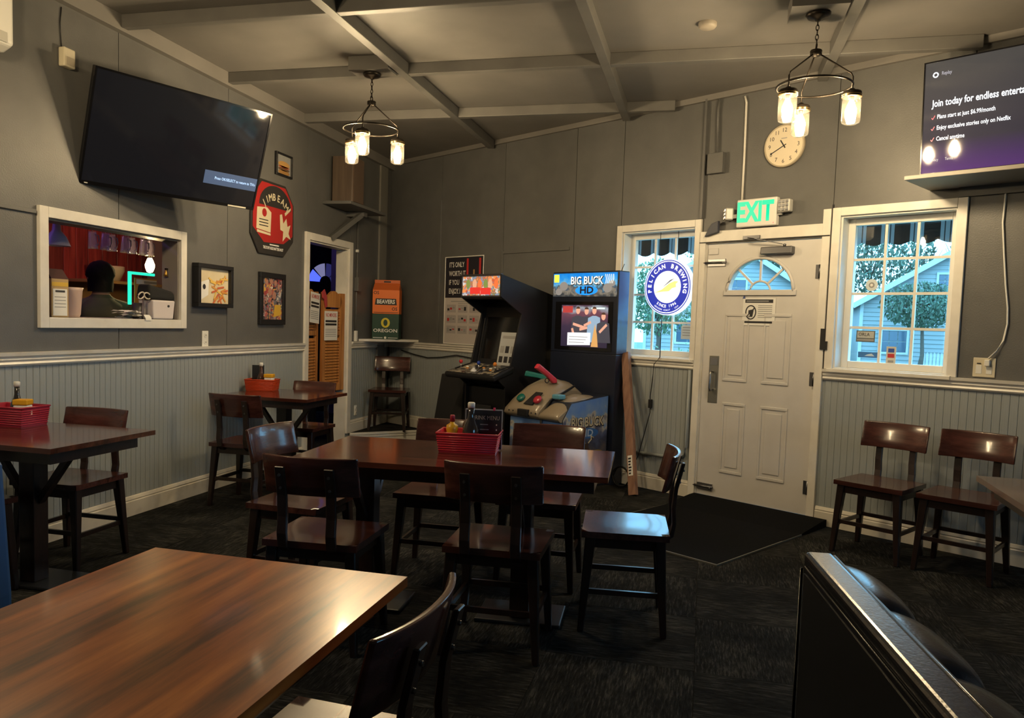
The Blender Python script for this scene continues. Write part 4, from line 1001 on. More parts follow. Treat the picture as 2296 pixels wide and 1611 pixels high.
# leaning boards
def lean(label, foot, top, w, th, m, rx):
    t = thing('wood_board', label, 'board', foot, 0)
    d = Vector(top)-Vector(foot)
    MB().bar((0, 0, 0), d, w, th, up=(-NB.x, -NB.y, 0)).build('board', m, t, bev=.002)
    return t, d
lumber = wood_mat('lumber', (.17, .085, .055), (.26, .135, .09), (.34, .19, .13), 2, .6, 0)
f = Vector(B(3.985, .335)); tp = Vector(B(3.64, .065, 1.16))
t, d = lean('reddish wooden two-by-four leaning on the wall beside the hunting arcade machine', f, tp, .075, .038, lumber, 0)
p = d*.13
st = MB().hexa([Vector((-.024, 0, 0)), Vector((.024, 0, 0)), Vector((.024, .001, 0)), Vector((-.024, .001, 0))], [Vector((-.024, 0, .17)), Vector((.024, 0, .17)), Vector((.024, .001, .17)), Vector((-.024, .001, .17))]).build('price_sticker', paper_m, t)
zz = d.normalized(); yy = (Vector((NB.x, NB.y, 0))-zz*zz.dot(Vector((NB.x, NB.y, 0)))).normalized(); xx = yy.cross(zz)
st.matrix_local = Matrix.Translation(p-yy*.0205) @ Matrix((xx, yy, zz)).transposed().to_4x4()
for k in range(6): MB().box(-.018, .004+.004*(k % 3), -.001, 0, .012+.025*k, .026+.025*k).build('sticker_mark', ink_m, st)
t, d = lean('thin dark board leaning on the wall behind the two-by-four', Vector(B(3.86, .16)), Vector(B(3.60, .045, 1.02)), .05, .02, lumber, 0)

# ceiling sensor
t = thing('smoke_detector', 'small round detector on the ceiling', 'detector', (-.08, 5.02, CEIL), 0)
MB().lathe([(.055, 0), (.055, -.02), (.045, -.032), (.001, -.034)], 24, caps=False).build('case', mat('detector_tan', (.33, .29, .24), .5), t)

# ================================================================== ARCADE MACHINES
def arcade_black():
    t = thing('arcade_machine', 'black upright arcade machine with a lit marquee of fighters', 'arcade machine', B(2.475), RB)
    hw = .27
    side = [(-.05, 0), (-.66, 0), (-.66, .80), (-.79, .90), (-.79, .955), (-.60, 1.0), (-.48, 1.47), (-.75, 1.62), (-.75, 1.82), (-.05, 1.66)]
    bk = mat('cabinet_black', (.010, .010, .012), .38)
    for sx in (-1, 1): MB().prism(side, sx*hw-.009, sx*hw+.009, 'yz').build('side_panel', bk, t, bev=.002, seg=1)
    a = hw-.009
    MB().box(-a, a, -.62, -.08, .0, .78).build('base_box', bk, t)
    MB().hexa([(-a, -.52, .98), (a, -.52, .98), (a, -.10, .98), (-a, -.10, .98)], [(-a, -.40, 1.62), (a, -.40, 1.62), (a, -.10, 1.60), (-a, -.10, 1.60)]).build('monitor_housing', bk, t)
    # monitor: glass panel lying on the sloped housing front
    def mon(u, v, o):  # u across, v up
        return (-a+2*a*u, -.52+.12*v-o, .98+.64*v)
    def sheet(name, u0, u1, v0, v1, o, m): MB().hexa([mon(u0, v0, o), mon(u1, v0, o), mon(u1, v0, o-.004), mon(u0, v0, o-.004)], [mon(u0, v1, o), mon(u1, v1, o), mon(u1, v1, o-.004), mon(u0, v1, o-.004)]).build(name, m, t)
    sheet('monitor', .07, .93, .10, .72, .004, mat('arcade_glass', (.006, .006, .007), .08))
    sheet('instruction_card', .52, .97, .02, .50, .010, mat('card_pale', (.42, .44, .46), .5))
    for k in range(3):
        sheet('card_block', .56+.13*k, .65+.13*k, .06, .15, .0115, ink_m); sheet('card_block', .56+.13*k, .65+.13*k, .20, .30, .0115, (grey_m, ink_m, grey_m)[k])
    sheet('card_heading', .58, .90, .41, .45, .0115, grey_m)
    MB().hexa([mon(.02, .0, .02), mon(.05, .0, .02), mon(.05, 0, 0), mon(.02, 0, 0)], [mon(.02, .7, .02), mon(.05, .7, .02), mon(.05, .7, 0), mon(.02, .7, 0)]).build('bezel_strip', steeld_m, t)
    MB().box(-a, a, -.72, -.42, 1.60, 1.625).build('speaker_panel', bk, t)
    MB().box(-a, a, -.70, -.08, 1.625, 1.655).build('hood_floor', bk, t)
    mq = MB().box(-a, a, -.738, -.725, 1.63, 1.805).build('marquee', palette_mat('marquee_art', [(.10, .12, .06), (.22, .10, .05), (.34, .33, .34), (.30, .06, .03), (.16, .17, .20), (.45, .16, .05), (.12, .15, .22)], 24, .4, es=.55), t)
    MB().box(-.15, -.01, -.7405, -.738, 1.645, 1.705).build('marquee_panel', mat('mq_red', (.3, .01, .01), .4, emit=(.5, .03, .02), es=.5), mq); MB().box(-.005, .13, -.7405, -.738, 1.640, 1.700).build('marquee_panel', mat('mq_red', (.3, .01, .01), .4), mq)
    for i, x in enumerate((-.18, -.09, -.02, .06, .12, .20)):
        flat('marquee_figure', ell(x, 1.735, .028, .045, 14), -.738, mat(('mqf_0', 'mqf_1', 'mqf_2')[i % 3], ((.1, .12, .03), (.4, .2, .12), (.35, .05, .02))[i % 3], .4, emit=((.15, .2, .05), (.5, .28, .18), (.6, .15, .04))[i % 3], es=.45), mq)
    for a0, a1, c, d in ((-hw, hw, 1.805, 1.825), (-hw, hw, 1.615, 1.63)): MB().box(a0, a1, -.75, -.72, c, d).build('marquee_rail', steeld_m, t)
    MB().hexa([(-hw, -.73, 1.795), (hw, -.73, 1.795), (hw, -.06, 1.645), (-hw, -.06, 1.645)], [(-hw, -.73, 1.812), (hw, -.73, 1.812), (hw, -.06, 1.66), (-hw, -.06, 1.66)]).build('roof', bk, t)
    # control deck, wider than the cabinet
    w = .345
    MB().hexa([(-w, -.86, .86), (w, -.86, .86), (w*.85, -.56, .93), (-w*.85, -.56, .93)], [(-w, -.87, .915), (w, -.87, .915), (w*.85, -.56, 1.0), (-w*.85, -.56, 1.0)]).build('control_deck', bk, t, bev=.02, seg=3)
    def top(x, y): return Vector((x, y, .915+(y+.87)/.31*.085))
    art = MB(); q = [top(-w*.93, -.855), top(w*.93, -.855), top(w*.82, -.58), top(-w*.82, -.58)]
    art.hexa([p+Vector((0, 0, .0005)) for p in q], [p+Vector((0, 0, .003)) for p in q]).build('deck_art', palette_mat('deck_print', [(.02, .02, .025), (.25, .23, .20), (.05, .05, .06), (.35, .30, .22), (.02, .02, .02)], 22, .3), t)
    for x, m_ in ((-.25, 'stick_red'), (.0, 'stick_blue2'), (.22, 'stick_orange')):
        c = {'stick_red': (.5, .02, .03), 'stick_blue2': (.02, .05, .3), 'stick_orange': (.6, .2, .03)}[m_]; p = top(x, -.74)
        j = MB().cyl(p, p+Vector((0, 0, .05)), .006, 8).build('joystick', steel_m, t)
        MB().lathe([(.002, -.019), (.012, -.015), (.019, 0), (.012, .015), (.002, .019)], 14, p+Vector((0, 0, .062))).build('ball_top', mat(m_, c, .25), j)
    for i in range(9):
        p = top(-.20+.045*i+(.05 if i > 3 else 0), -.70-.04*(i % 2)); MB().lathe([(.014, .002), (.014, .009), (.010, .012), (.001, .012)], 12, p, caps=False).build('button', (white_m, mat('btn_orange', (.6, .25, .05), .3), mat('btn_grey', (.3, .3, .32), .3))[i % 3], t)
    p = top(0, -.80); MB().lathe([(.03, 0), (.028, .015), (.014, .026), (.001, .03)], 16, p, caps=False).build('trackball', mat('ball_white', (.6, .6, .62), .15), t)
    MB().box(-.10, .10, -.67, -.655, .30, .62).build('coin_door', mat('coin_black', (.02, .02, .022), .4), t, bev=.004)
arcade_black()
t = thing('black_cabinet', 'black tapered low cabinet standing left of the black arcade machine', 'cabinet', B(1.86, 0), RB)
MB().hexa([(-.26, -.62, 0), (.22, -.62, 0), (.22, -.12, 0), (-.26, -.12, 0)], [(-.14, -.56, .86), (.20, -.56, .86), (.20, -.16, .86), (-.14, -.16, .86)]).build('body', mat('cabinet_cloth', (.012, .012, .014), .8), t, bev=.01)
MB().hexa([(-.27, -.63, -.0), (.23, -.63, 0), (.23, -.11, 0), (-.27, -.11, 0)], [(-.262, -.62, .04), (.22, -.62, .04), (.22, -.12, .04), (-.262, -.12, .04)]).build('plinth', black_m, t)

def arcade_buck():
    t = thing('arcade_machine', 'hunting arcade machine with lit marquee, screen and two toy guns', 'arcade machine', B(3.235), RB)
    hw = .385; bk = mat('cabinet_navy', (.010, .014, .030), .35)
    MB().box(-hw, hw, -.18, -.03, 0, 1.14).build('lower_body', bk, t, bev=.004)
    hd = MB().box(-hw, hw, -.18, -.03, 1.14, 1.87).build('head', bk, t, bev=.006)
    mq = MB().box(-hw+.015, hw-.015, -.188, -.179, 1.645, 1.855).build('marquee', ramp_mat('buck_marquee', [(0, (.03, .035, .04)), (.25, (.16, .15, .13)), (.38, (.03, .05, .08)), (.55, (.10, .30, .50)), (.75, (.02, .22, .60)), (1, (.0, .16, .60))], 2, 1.645, 1.855, .3, es=.42, noise=.9, nscale=20), t)
    cl = mat('logo_pale', (.6, .6, .6), .4, emit=(.72, .75, .72), es=.45); dk = mat('logo_dark', (.02, .02, .03), .4)
    lb = mat('logo_blue_lit', (.0, .1, .5), .4, emit=(.01, .22, .75), es=.6)
    flat('logo_plate', ell(.03, 1.70, .13, .042, 24), -.188, lb, mq)
    text('logo_name', 'BIG BUCK', .098, dk, mq, .034, 1.781, -.1898, bold=.006, sx=.86); text('logo_name', 'BIG BUCK', .098, cl, mq, .03, 1.785, -.1912, bold=.002, sx=.86)
    text('logo_hd', 'HD', .085, dk, mq, .034, 1.700, -.1905, bold=.003, sx=1.3)
    flat('yellow_tag', rect(-.36, -.30, 1.775, 1.845), -.1885, mat('tag_yellow', (.4, .4, .02), .4, emit=(.75, .75, .05), es=.7), mq)
    for x, z, r in ((-.24, 1.74, .05), (-.30, 1.69, .04), (.27, 1.72, .05), (.32, 1.76, .035)): flat('deer_print', ell(x, z, r, r*.8, 12), -.1882, mat('deer_tan', (.12, .11, .10), .4, emit=(.16, .15, .14), es=.6), mq)
    for k in range(5): MB().tube([(.25+.018*k, -.190, 1.76), (.255+.02*k, -.190, 1.80), (.245+.022*k, -.190, 1.84)], .0035, 5).build('antler_print', cl, mq)
    # screen with the group photograph
    sc = MB().box(-.335, .335, -.184, -.179, 1.165, 1.60).build('screen_bezel', blackg_m, t)
    S = MB().box(-.255, .285, -.188, -.184, 1.195, 1.57).build('screen', ramp_mat('photo_back', [(0, (.02, .015, .03)), (.5, (.03, .02, .04)), (.8, (.10, .04, .06)), (.92, (.20, .24, .30)), (1, (.05, .03, .05))], 2, 1.195, 1.57, .15, es=.5, noise=.3, nscale=9), t)
    def em(n, c, s=.6): return mat(n, c, .4, emit=c, es=s*.55)
    skin = em('ph_skin', (.60, .32, .24), .7); shirt = em('ph_shirt', (.05, .05, .07)); blue = em('ph_jersey', (.22, .34, .50), .7); gold = em('ph_gold', (.50, .28, .10), .8); chq = em('ph_white', (.70, .74, .80), .8)
    flat('light_strip', rect(.10, .25, 1.535, 1.548), -.1885, em('ph_light', (.55, .8, .75), .8), S); flat('red_strip', rect(-.24, -.12, 1.50, 1.56), -.1885, em('ph_red', (.35, .04, .04), .7), S)
    for i, (x, hz, m_) in enumerate(((-.055, 1.52, shirt), (.045, 1.515, shirt), (.135, 1.52, blue), (.24, 1.47, shirt))):
        flat('printed_torso', [(x-.085, 1.24), (x+.085, 1.24), (x+.065, hz-.06), (x+.02, hz-.045), (x-.02, hz-.045), (x-.07, hz-.065)], -.1887-.0002*i, m_, S)
        flat('printed_head', ell(x, hz, .024, .032, 14), -.1895-.0002*i, skin, S)
        flat('printed_hair', ell(x, hz+.012, .025, .024, 12, .2, pi-.2), -.1899-.0002*i, em('ph_hair', (.06, .03, .02)), S)
    for a_, b_ in (((-.11, 1.40), (.02, 1.37)), ((.06, 1.37), (-.03, 1.35)), ((.10, 1.42), (.02, 1.385)), ((.20, 1.33), (.28, 1.40)), ((-.12, 1.36), (-.09, 1.28))):
        MB().bar((a_[0], -.1915, a_[1]), (b_[0], -.1915, b_[1]), .001, .024, up=(0, 0, 1)).build('printed_arm', skin, S)
    flat('printed_cheque', [(-.17, 1.205), (.10, 1.215), (.10, 1.325), (-.17, 1.32)], -.1925, chq, S)
    for k in range(3): flat('cheque_line', rect(-.15, .03+.02*k, 1.232+.025*k, 1.236+.025*k), -.1939, grey_m, S)
    flat('printed_trophy', [(.11, 1.20), (.19, 1.20), (.175, 1.31), (.15, 1.40), (.13, 1.31)], -.1925, gold, S)
    # right side print of the head
    MB().box(hw, hw+.0015, -.175, -.035, 1.15, 1.86).build('side_print', ramp_mat('side_art', [(0, (.03, .03, .06)), (.3, (.05, .06, .10)), (.6, (.03, .08, .30)), (1, (.02, .06, .30))], 2, 1.15, 1.86, .35, noise=.4, nscale=16), hd)
    MB().tube([(hw-.04, -.10, 1.87), (hw-.01, -.10, 1.93)], .003, 6).build('antenna', black_m, hd)
    # pedestal
    px0, px1, yf, yb = -.28, .335, -.78, -.19
    land = [(0, (.09, .06, .03)), (.22, (.34, .22, .06)), (.36, (.12, .10, .09)), (.5, (.04, .05, .09)), (.66, (.09, .11, .20)), (.74, (.45, .42, .36)), (.8, (.16, .28, .52)), (1, (.10, .22, .55))]
    MB().prism([(yb, .0), (yf, .0), (yf-.0, .60), (yf+.10, .74), (yb, .79)], px0, px1, 'yz').build('pedestal', bk, t, bev=.004)
    ps = MB().prism([(yb-.01, .02), (yf+.005, .02), (yf+.005, .60), (yf+.105, .735), (yb-.01, .783)], px1, px1+.002, 'yz').build('side_print', ramp_mat('side_landscape', land, 2, .0, .78, .35, noise=.55, nscale=11), t)
    fp = MB().box(px0+.005, px1-.005, yf-.002, yf, .02, .58).build('front_print', ramp_mat('front_landscape', land, 2, .0, .60, .35, noise=.55, nscale=11), t)
    MB().box(px0+.12, px0+.34, yf-.006, yf-.001, .34, .50).build('coin_door', blackg_m, fp, bev=.003)
    for x in (px0+.17, px0+.29): MB().box(x-.012, x+.012, yf-.009, yf-.006, .37, .40).build('coin_slot', steeld_m, fp)
    MB().prism([(.10, .02), (.13, .02), (.12, .10), (.15, .14), (.08, .14), (.11, .10)], yf-.003, yf-.0015, 'xz').build('deer_mark', mat('mark_cream', (.5, .48, .4), .5), fp)
    # logo on the side: text turned to face +x
    ho = bpy.data.objects.new('side_logo', None); COL.objects.link(ho); ho.parent = t; ho.location = (px1+.003, -.47, 0); ho.rotation_euler = (0, 0, pi/2)
    lc = mat('logo_print', (.55, .48, .34), .4)
    flat('logo_plate', ell(0, .475, .15, .045, 24), -.0005, mat('logo_plate_blue', (.03, .12, .35), .4), ho)
    text('logo_name', 'BIG BUCK', .115, dk, ho, .004, .566, -.0024, bold=.007, sx=.82); text('logo_name', 'BIG BUCK', .115, lc, ho, 0, .57, -.0036, bold=.002, sx=.82)
    text('logo_hd', 'HD', .085, mat('logo_hd_pale', (.35, .45, .6), .4), ho, 0, .475, -.003, bold=.002, sx=1.3)
    flat('printed_deer', [(-.05, .30), (-.02, .36), (-.03, .40), (.0, .38), (.03, .41), (.025, .36), (.05, .32), (.03, .26), (.0, .22), (-.03, .26)], -.0005, mat('deer_print_dark', (.05, .03, .02), .4), ho)
    for s in (-1, 1): MB().tube([(s*.02, -.002, .39), (s*.06, -.002, .42), (s*.05, -.002, .45), (s*.09, -.002, .43)], .006, 5).build('printed_antler', lc, ho)
    flat('printed_bush', ell(.14, .27, .10, .055, 18), -.0006, mat('bush_gold', (.30, .19, .03), .5), ho); flat('printed_bush', ell(.22, .24, .07, .05, 16), -.0008, mat('bush_gold2', (.22, .12, .03), .5), ho)
    flat('printed_log', [(.02, .145), (.24, .19), (.29, .30), (.27, .30), (.22, .215), (.02, .17)], -.0008, mat('log_tan', (.36, .26, .17), .5), ho)
    # moulded tan gun deck
    tan = mat('deck_tan', (.27, .22, .16), .32, coat=.2)
    def hump(x0, x1, zs, m_=tan, name='gun_deck'):
        mb = MB(); prof = [(-.80, .585), (-.83, .62), (-.815, .665), (-.72, .76), (-.60, .84), (-.48, .875), (-.34, .86), (-.24, .80), (-.215, .70), (-.215, .62)]
        n = 8; rows = []
        for i in range(n+1):
            u = i/n; x = x0+(x1-x0)*u; k = zs*(1-.28*abs(2*u-1)**3)
            rows.append([mb.bm.verts.new((x, y, .60+(z-.60)*k if z > .60 else z)) for y, z in prof])
        for A, Bq in zip(rows, rows[1:]):
            for j in range(len(prof)-1): f_ = mb.bm.faces.new((A[j], A[j+1], Bq[j+1], Bq[j])); f_.smooth = True
            f_ = mb.bm.faces.new((A[-1], A[0], Bq[0], Bq[-1]))
        mb.bm.faces.new(rows[0][::-1]); mb.bm.faces.new(rows[-1]); return mb.build(name, m_, t)
    dk1 = hump(-.31, .10, 1.12); hump(.10, .33, .72)
    for x, c, n_ in ((-.17, (.01, .12, .10), 'btn_green'), (.03, (.42, .03, .05), 'btn_red')):
        MB().lathe([(.038, -.006), (.040, .010), (.030, .018), (.001, .020)], 20, (0, 0, 0), caps=False).build('start_button', mat(n_, c, .25), dk1, loc=(x, -.765, .745), rot=(rad(48), 0, 0))
    MB().box(-.13, -.01, -.85, -.80, .60, .66).build('card_reader', black_m, dk1, bev=.006)
    MB().hexa([(-.10, -.80, .70), (.0, -.80, .70), (.03, -.70, .80), (-.05, -.70, .80)], [(-.10, -.805, .705), (.0, -.805, .705), (.03, -.705, .805), (-.05, -.705, .805)]).build('pump_panel', black_m, dk1)
    for x in (-.25, -.20, .02, .07): MB().lathe([(.007, 0), (.007, .004)], 8, (x, -.826, .635), 'y').build('screw', ink_m, dk1)
    MB().box(.13, .22, -.70, -.62, .76, .80).build('card_tray', mat('tray_blue', (.10, .30, .42), .3), t, bev=.01)
    # two guns lying across the deck
    def gun(label, p, yaw, pt, c, n_):
        g = bpy.data.objects.new('toy_gun', None); COL.objects.link(g); g.parent = t; g.location = p; g.rotation_euler = (0, pt, yaw); g['label'] = label
        m_ = mat(n_, c, .3)
        MB().prism([(-.17, -.03), (-.04, -.012), (.06, -.02), (.09, .01), (.06, .035), (-.05, .03), (-.17, .022)], -.024, .024, 'xz').build('stock', m_, g, bev=.012, seg=3)
        MB().cyl((.06, 0, .018), (.26, 0, .010), .014, 12, .012).build('barrel', mat('gun_tan', (.30, .26, .20), .35), g)
        MB().cyl((.12, 0, -.004), (.20, 0, -.006), .019, 12).build('pump_grip', m_, g)
        MB().torus((.0, 0, -.035), .020, .004, 14, 6, 'y').build('trigger_guard', black_m, g)
    gun('green plastic toy gun', (-.26, -.40, .90), rad(35), rad(14), (.02, .17, .16), 'gun_green')
    gun('red plastic toy gun', (.0, -.60, .93), rad(78), rad(38), (.60, .04, .07), 'gun_red')
    MB().tube([(.12, -.40, .86), (.115, -.70, .74), (.11, -.80, .60), (.115, -.795, .20), (.11, -.80, .03)], .010, 8).build('gun_cable', black_m, t)
arcade_buck()
t = thing('coiled_cable', 'black cable coiled on the floor right of the hunting arcade machine', 'cable', B(3.71, .12), RB)
MB().tube([(.085*cos(a), -.03-.012*sin(a*.5), .09+.085*sin(a)) for a in [2*pi*k/16 for k in range(40)]], .006, 6).build('loop', black_m, t)
t = thing('sagging_cord', 'black cord sagging along the wall between the corner shelf and arcade machine', 'cord', B(0), RB)
MB().tube([(.30, -.03, 1.03), (.55, -.02, .99), (.80, -.02, .965), (1.05, -.02, .985), (1.30, -.02, 1.02), (1.60, -.02, 1.00)], .006, 6).build('cable', black_m, t)

# ================================================================== ON THE TABLES
def basket(label, x, y, rz, w, d, h, col, name):
    t = thing('plastic_basket', label, 'basket', (x, y, .7605), rz, 'condiment baskets')
    m = mat(name, col, .35)
    k = 1.10; th = .004
    def wall(p, q, P, Q, n):  # bottom edge p-q, top edge P-Q, inward normal n
        n = Vector(n)*th
        return MB().hexa([p, q, Vector(q)+n, Vector(p)+n], [P, Q, Vector(Q)+n, Vector(P)+n])
    a, b = w/2, d/2; A, Bq = a*k, b*k
    wall((-a, -b, .0), (a, -b, .0), (-A, -Bq, h), (A, -Bq, h), (0, 1, 0)).build('side_wall', m, t)
    wall((a, b, .0), (-a, b, .0), (A, Bq, h), (-A, Bq, h), (0, -1, 0)).build('side_wall', m, t)
    # end walls with a hand hole: three pieces each in one wall mesh
    for s in (-1, 1):
        mb = MB()
        def pt(v, f): z = h*f; xx = s*(a+(A-a)*f); yy = (b+(Bq-b)*f)*v; return Vector((xx, yy, z))
        for v0, v1, f0, f1 in ((-1, 1, 0, .62), (-1, -.32, .62, 1), (.32, 1, .62, 1), (-.32, .32, .86, 1)):
            n = Vector((-s*th, 0, 0)); mb.hexa([pt(v0, f0), pt(v1, f0), pt(v1, f0)+n, pt(v0, f0)+n], [pt(v0, f1), pt(v1, f1), pt(v1, f1)+n, pt(v0, f1)+n])
        mb.build('end_wall', m, t, weld=True)
    MB().box(-a, a, -b, b, 0, .004).build('bottom', m, t)
    MB().tube([(-A, -Bq, h), (A, -Bq, h), (A, Bq, h), (-A, Bq, h)], .005, 6, closed=True).build('rim', m, t)
    n = 7
    for i in range(1, n+1):   # woven bands
        f = i/(n+1.5); aa, bb = a+(A-a)*f+.001, b+(Bq-b)*f+.001
        MB().tube([(-aa, -bb, h*f), (aa, -bb, h*f), (aa, bb, h*f), (-aa, bb, h*f)], .0028, 4, closed=True).build('band', m, t)
    return t
def bottle(label, x, y, z0, prof, m, cap, capm, name='sauce_bottle', lab=None, labm=None):
    t = thing(name, label, 'bottle', (x, y, z0))
    MB().lathe(prof, 20, caps=True).build('body', m, t)
    r, za, zb = cap
    MB().lathe([(r, za), (r, zb-.004), (r*.8, zb)], 18).build('cap', capm, t)
    if lab: MB().lathe([(lab[0], lab[1]), (lab[0], lab[2])], 20, caps=False).build('label_band', labm, t)
    return t
GL = [(.030, 0), (.034, .01), (.034, .085), (.030, .105), (.017, .135), (.013, .155), (.0125, .20)]
glass_br = mat('bottle_brown', (.045, .018, .012), .08, coat=.4); glass_cl = mat('bottle_dark_glass', (.03, .028, .03), .06, coat=.5)
mustard = mat('mustard_yellow', (.70, .36, .015), .35); redcap = mat('cap_red', (.30, .012, .03), .4); whitecap = mat('cap_white', (.72, .72, .70), .4)
SQ = [(.026, 0), (.029, .006), (.029, .055), (.024, .075), (.029, .095), (.028, .115), (.012, .125), (.010, .135)]
def menu(label, x, y, z0, rz, w, h, lines, frame=True):
    t = thing('menu_stand', label, 'menu', (x, y, z0), rz)
    MB().box(-w/2, w/2, -.003, .003, 0, h).build('card', mat('menu_black', (.020, .022, .028), .25), t)
    if frame:
        fm = mat('acrylic_edge', (.35, .36, .40), .15)
        for a, b, c, d in ((-w/2-.004, w/2+.004, h, h+.005), (-w/2-.004, -w/2, 0, h), (w/2, w/2+.004, 0, h)): MB().box(a, b, -.004, .004, c, d).build('holder_edge', fm, t)
        text('heading', lines, h*.15, mat('menu_tan', (.40, .34, .28), .5), t, w*.05, h*.80, -.0045, sx=.8)
        for k in range(4): flat('menu_line', rect(-w*.1, w*.12+.004*(k % 2), h*(.62-.13*k), h*(.64-.13*k)), -.003, grey_m, t); flat('price_mark', ell(w*.36, h*(.63-.13*k), .003, .004, 8), -.003, paper_m, t)
    return t
zb = .7655
def at(bx, by, rz, dx, dy): return bx+dx*cos(rz)-dy*sin(rz), by+dx*sin(rz)+dy*cos(rz)
# long table set
bx, by, br = -1.085, 3.60, rad(8)
basket('red woven plastic basket of condiments on the long table', bx, by, br, .27, .17, .092, (.50, .022, .040), 'basket_red')
x, y = at(bx, by, br, -.088, .0); bottle('yellow mustard bottle with red cap in the long table basket', x, y, zb, SQ, mustard, (.012, .133, .165), redcap, 'mustard_bottle', (.0293, .02, .05), paper_m)
x, y = at(bx, by, br, .005, -.012); bottle('glass sauce bottle with white cap in the long table basket', x, y, zb, [(r*1.18, z*1.08) for r, z in GL], glass_cl, (.0175, .205, .232), whitecap, 'sauce_bottle', (.0405, .012, .085), mat('sauce_label', (.06, .035, .045), .3))
x, y = at(bx, by, br, .06, .045); t = menu('black drinks menu in a clear stand behind the basket on the long table', x, y, zb, br, .175, .19, 'DRINK MENU')
MB().box(.045, .055, -.006, .006, .19, .203).build('pink_clip', mat('clip_pink', (.6, .05, .16), .4), t)
MB().prism(ell(-.075, .11, .03, .035, 16), -.0045, -.003, 'xz').build('food_print', mat('menu_food', (.30, .24, .18), .5), t)
# left wall table set
bx, by, br = -3.545, 3.37, rad(2)
basket('crimson woven plastic basket on the table at the left wall', bx, by, br, .25, .17, .10, (.38, .02, .05), 'basket_crimson')
x, y = at(bx, by, br, .0, .02); bottle('glass bottle with white cap in the crimson basket', x, y, zb, [(r*1.0, z*1.0) for r, z in GL], glass_cl, (.016, .195, .222), whitecap)
def tub(label, x, y, rz):
    t = thing('mustard_tub', label, 'tub', (x, y, zb), rz)
    MB().box(-.035, .035, -.03, .03, 0, .105).build('body', paper_m, t, bev=.006); MB().box(-.038, .038, -.033, .033, .105, .135).build('lid', mustard, t, bev=.006)
x, y = at(bx, by, br, .075, -.02); tub('yellow lidded mustard tub in the crimson basket', x, y, .3)
# doorway table set
bx, by, br = -3.565, 5.80, rad(12)
basket('orange plastic basket on the small table by the doorway', bx, by, br, .22, .15, .09, (.55, .055, .012), 'basket_orange')
x, y = at(bx, by, br, -.055, .05); menu('small black menu card standing in the orange basket', x, y, zb, br, .10, .20, '', False)
x, y = at(bx, by, br, -.012, .0); bottle('dark bottle with white cap in the orange basket', x, y, zb, GL, glass_br, (.016, .195, .225), whitecap)
x, y = at(bx, by, br, .068, -.03); tub('yellow lidded mustard tub in the orange basket', x, y, .2)

# ================================================================== BEHIND THE SERVING HATCH
zs = PASS[2]+.0005
t = thing('cardboard_carton', 'tall carton with a white label at the left end of the hatch counter', 'carton', LW(3.93, -.10, zs), RL-.2)
MB().box(-.055, .055, -.05, .05, 0, .23).build('body', mat('carton_card', (.45, .30, .13), .6), t, bev=.003)
MB().hexa([(-.055, -.05, .23), (.055, -.05, .23), (.055, .05, .23), (-.055, .05, .23)], [(-.05, .0, .29), (.05, .0, .29), (.05, .05, .29), (-.05, .05, .29)]).build('open_flap', mat('flap_dark', (.06, .02, .02), .6), t)
flat('white_label', rect(-.045, .045, .01, .17), -.05, paper_m, t); flat('label_name', rect(-.03, .03, .15, .162), -.0512, ink_m, t); flat('yellow_band', rect(-.052, .052, .185, .21), -.05, mat('band_yellow', (.65, .40, .03), .5), t)
for k in range(4): flat('label_line', rect(-.035, .035, .06+.02*k, .064+.02*k), -.0512, grey_m, t)
for k, (dy, dd) in enumerate(((3.905, -.17), (3.95, -.18))):
    t = thing('paint_cup', 'small red pot with white lid behind the carton, %s one' % ('left' if k == 0 else 'right'), 'pot', LW(dy, dd-.04, zs), RL, 'red pots')
    MB().lathe([(.018, 0), (.022, .29)], 14).build('body', mat('pot_red', (.45, .05, .03), .5), t); MB().lathe([(.024, .29), (.024, .31)], 14).build('lid', mat('pot_lid', (.65, .45, .40), .4), t)
t = thing('white_pitcher', 'pale pink-white plastic pitcher on the hatch counter', 'pitcher', LW(4.19, -.24, zs), RL)
MB().lathe([(.055, 0), (.062, .02), (.072, .17), (.078, .19)], 20, caps=True, sx=1.1).build('body', mat('pitcher_plastic', (.58, .42, .36), .4), t)
MB().tube([(-.075, 0, .17), (-.115, 0, .18), (-.105, 0, .10), (-.07, 0, .03)], .009, 8).build('handle', mat('pitcher_plastic', (.58, .42, .36), .4), t)
t = thing('receipt_pile', 'pile of crumpled white receipts spilling over the hatch counter edge', 'papers', LW(4.50, -.055, zs), RL)
random.seed(11)
for k in range(11):
    def f(u, v, k=k, a=random.uniform(-.6, .6), o=(random.uniform(-.03, .03), random.uniform(-.03, .03)), w=random.uniform(.10, .17), d=random.uniform(.05, .08), ph=random.uniform(0, 6)):
        x, y = (u-.5)*w, (v-.5)*d
        return (x*cos(a)-y*sin(a)+o[0], x*sin(a)+y*cos(a)+o[1], .003+.0045*k+.005*(1+sin(ph+7*u+3*v)))
    MB().grid(f, 6, 4).build('receipt', paper_m, t)
MB().grid(lambda u, v: (.06+.06*u, -.05-.035*min(1, v*1.4), .03-.06*max(0, v-.35)), 4, 6).build('receipt', paper_m, t)
t = thing('storage_bin', 'white plastic bin with a black cloth on top at the right end of the hatch', 'bin', LW(4.805, -.075, zs), RL-.0)
MB().hexa([(-.105, -.055, 0), (.105, -.055, 0), (.105, .055, 0), (-.105, .055, 0)], [(-.118, -.062, .135), (.118, -.062, .135), (.118, .062, .135), (-.118, .062, .135)]).build('body', mat('bin_white', (.66, .60, .60), .4), t, bev=.01)
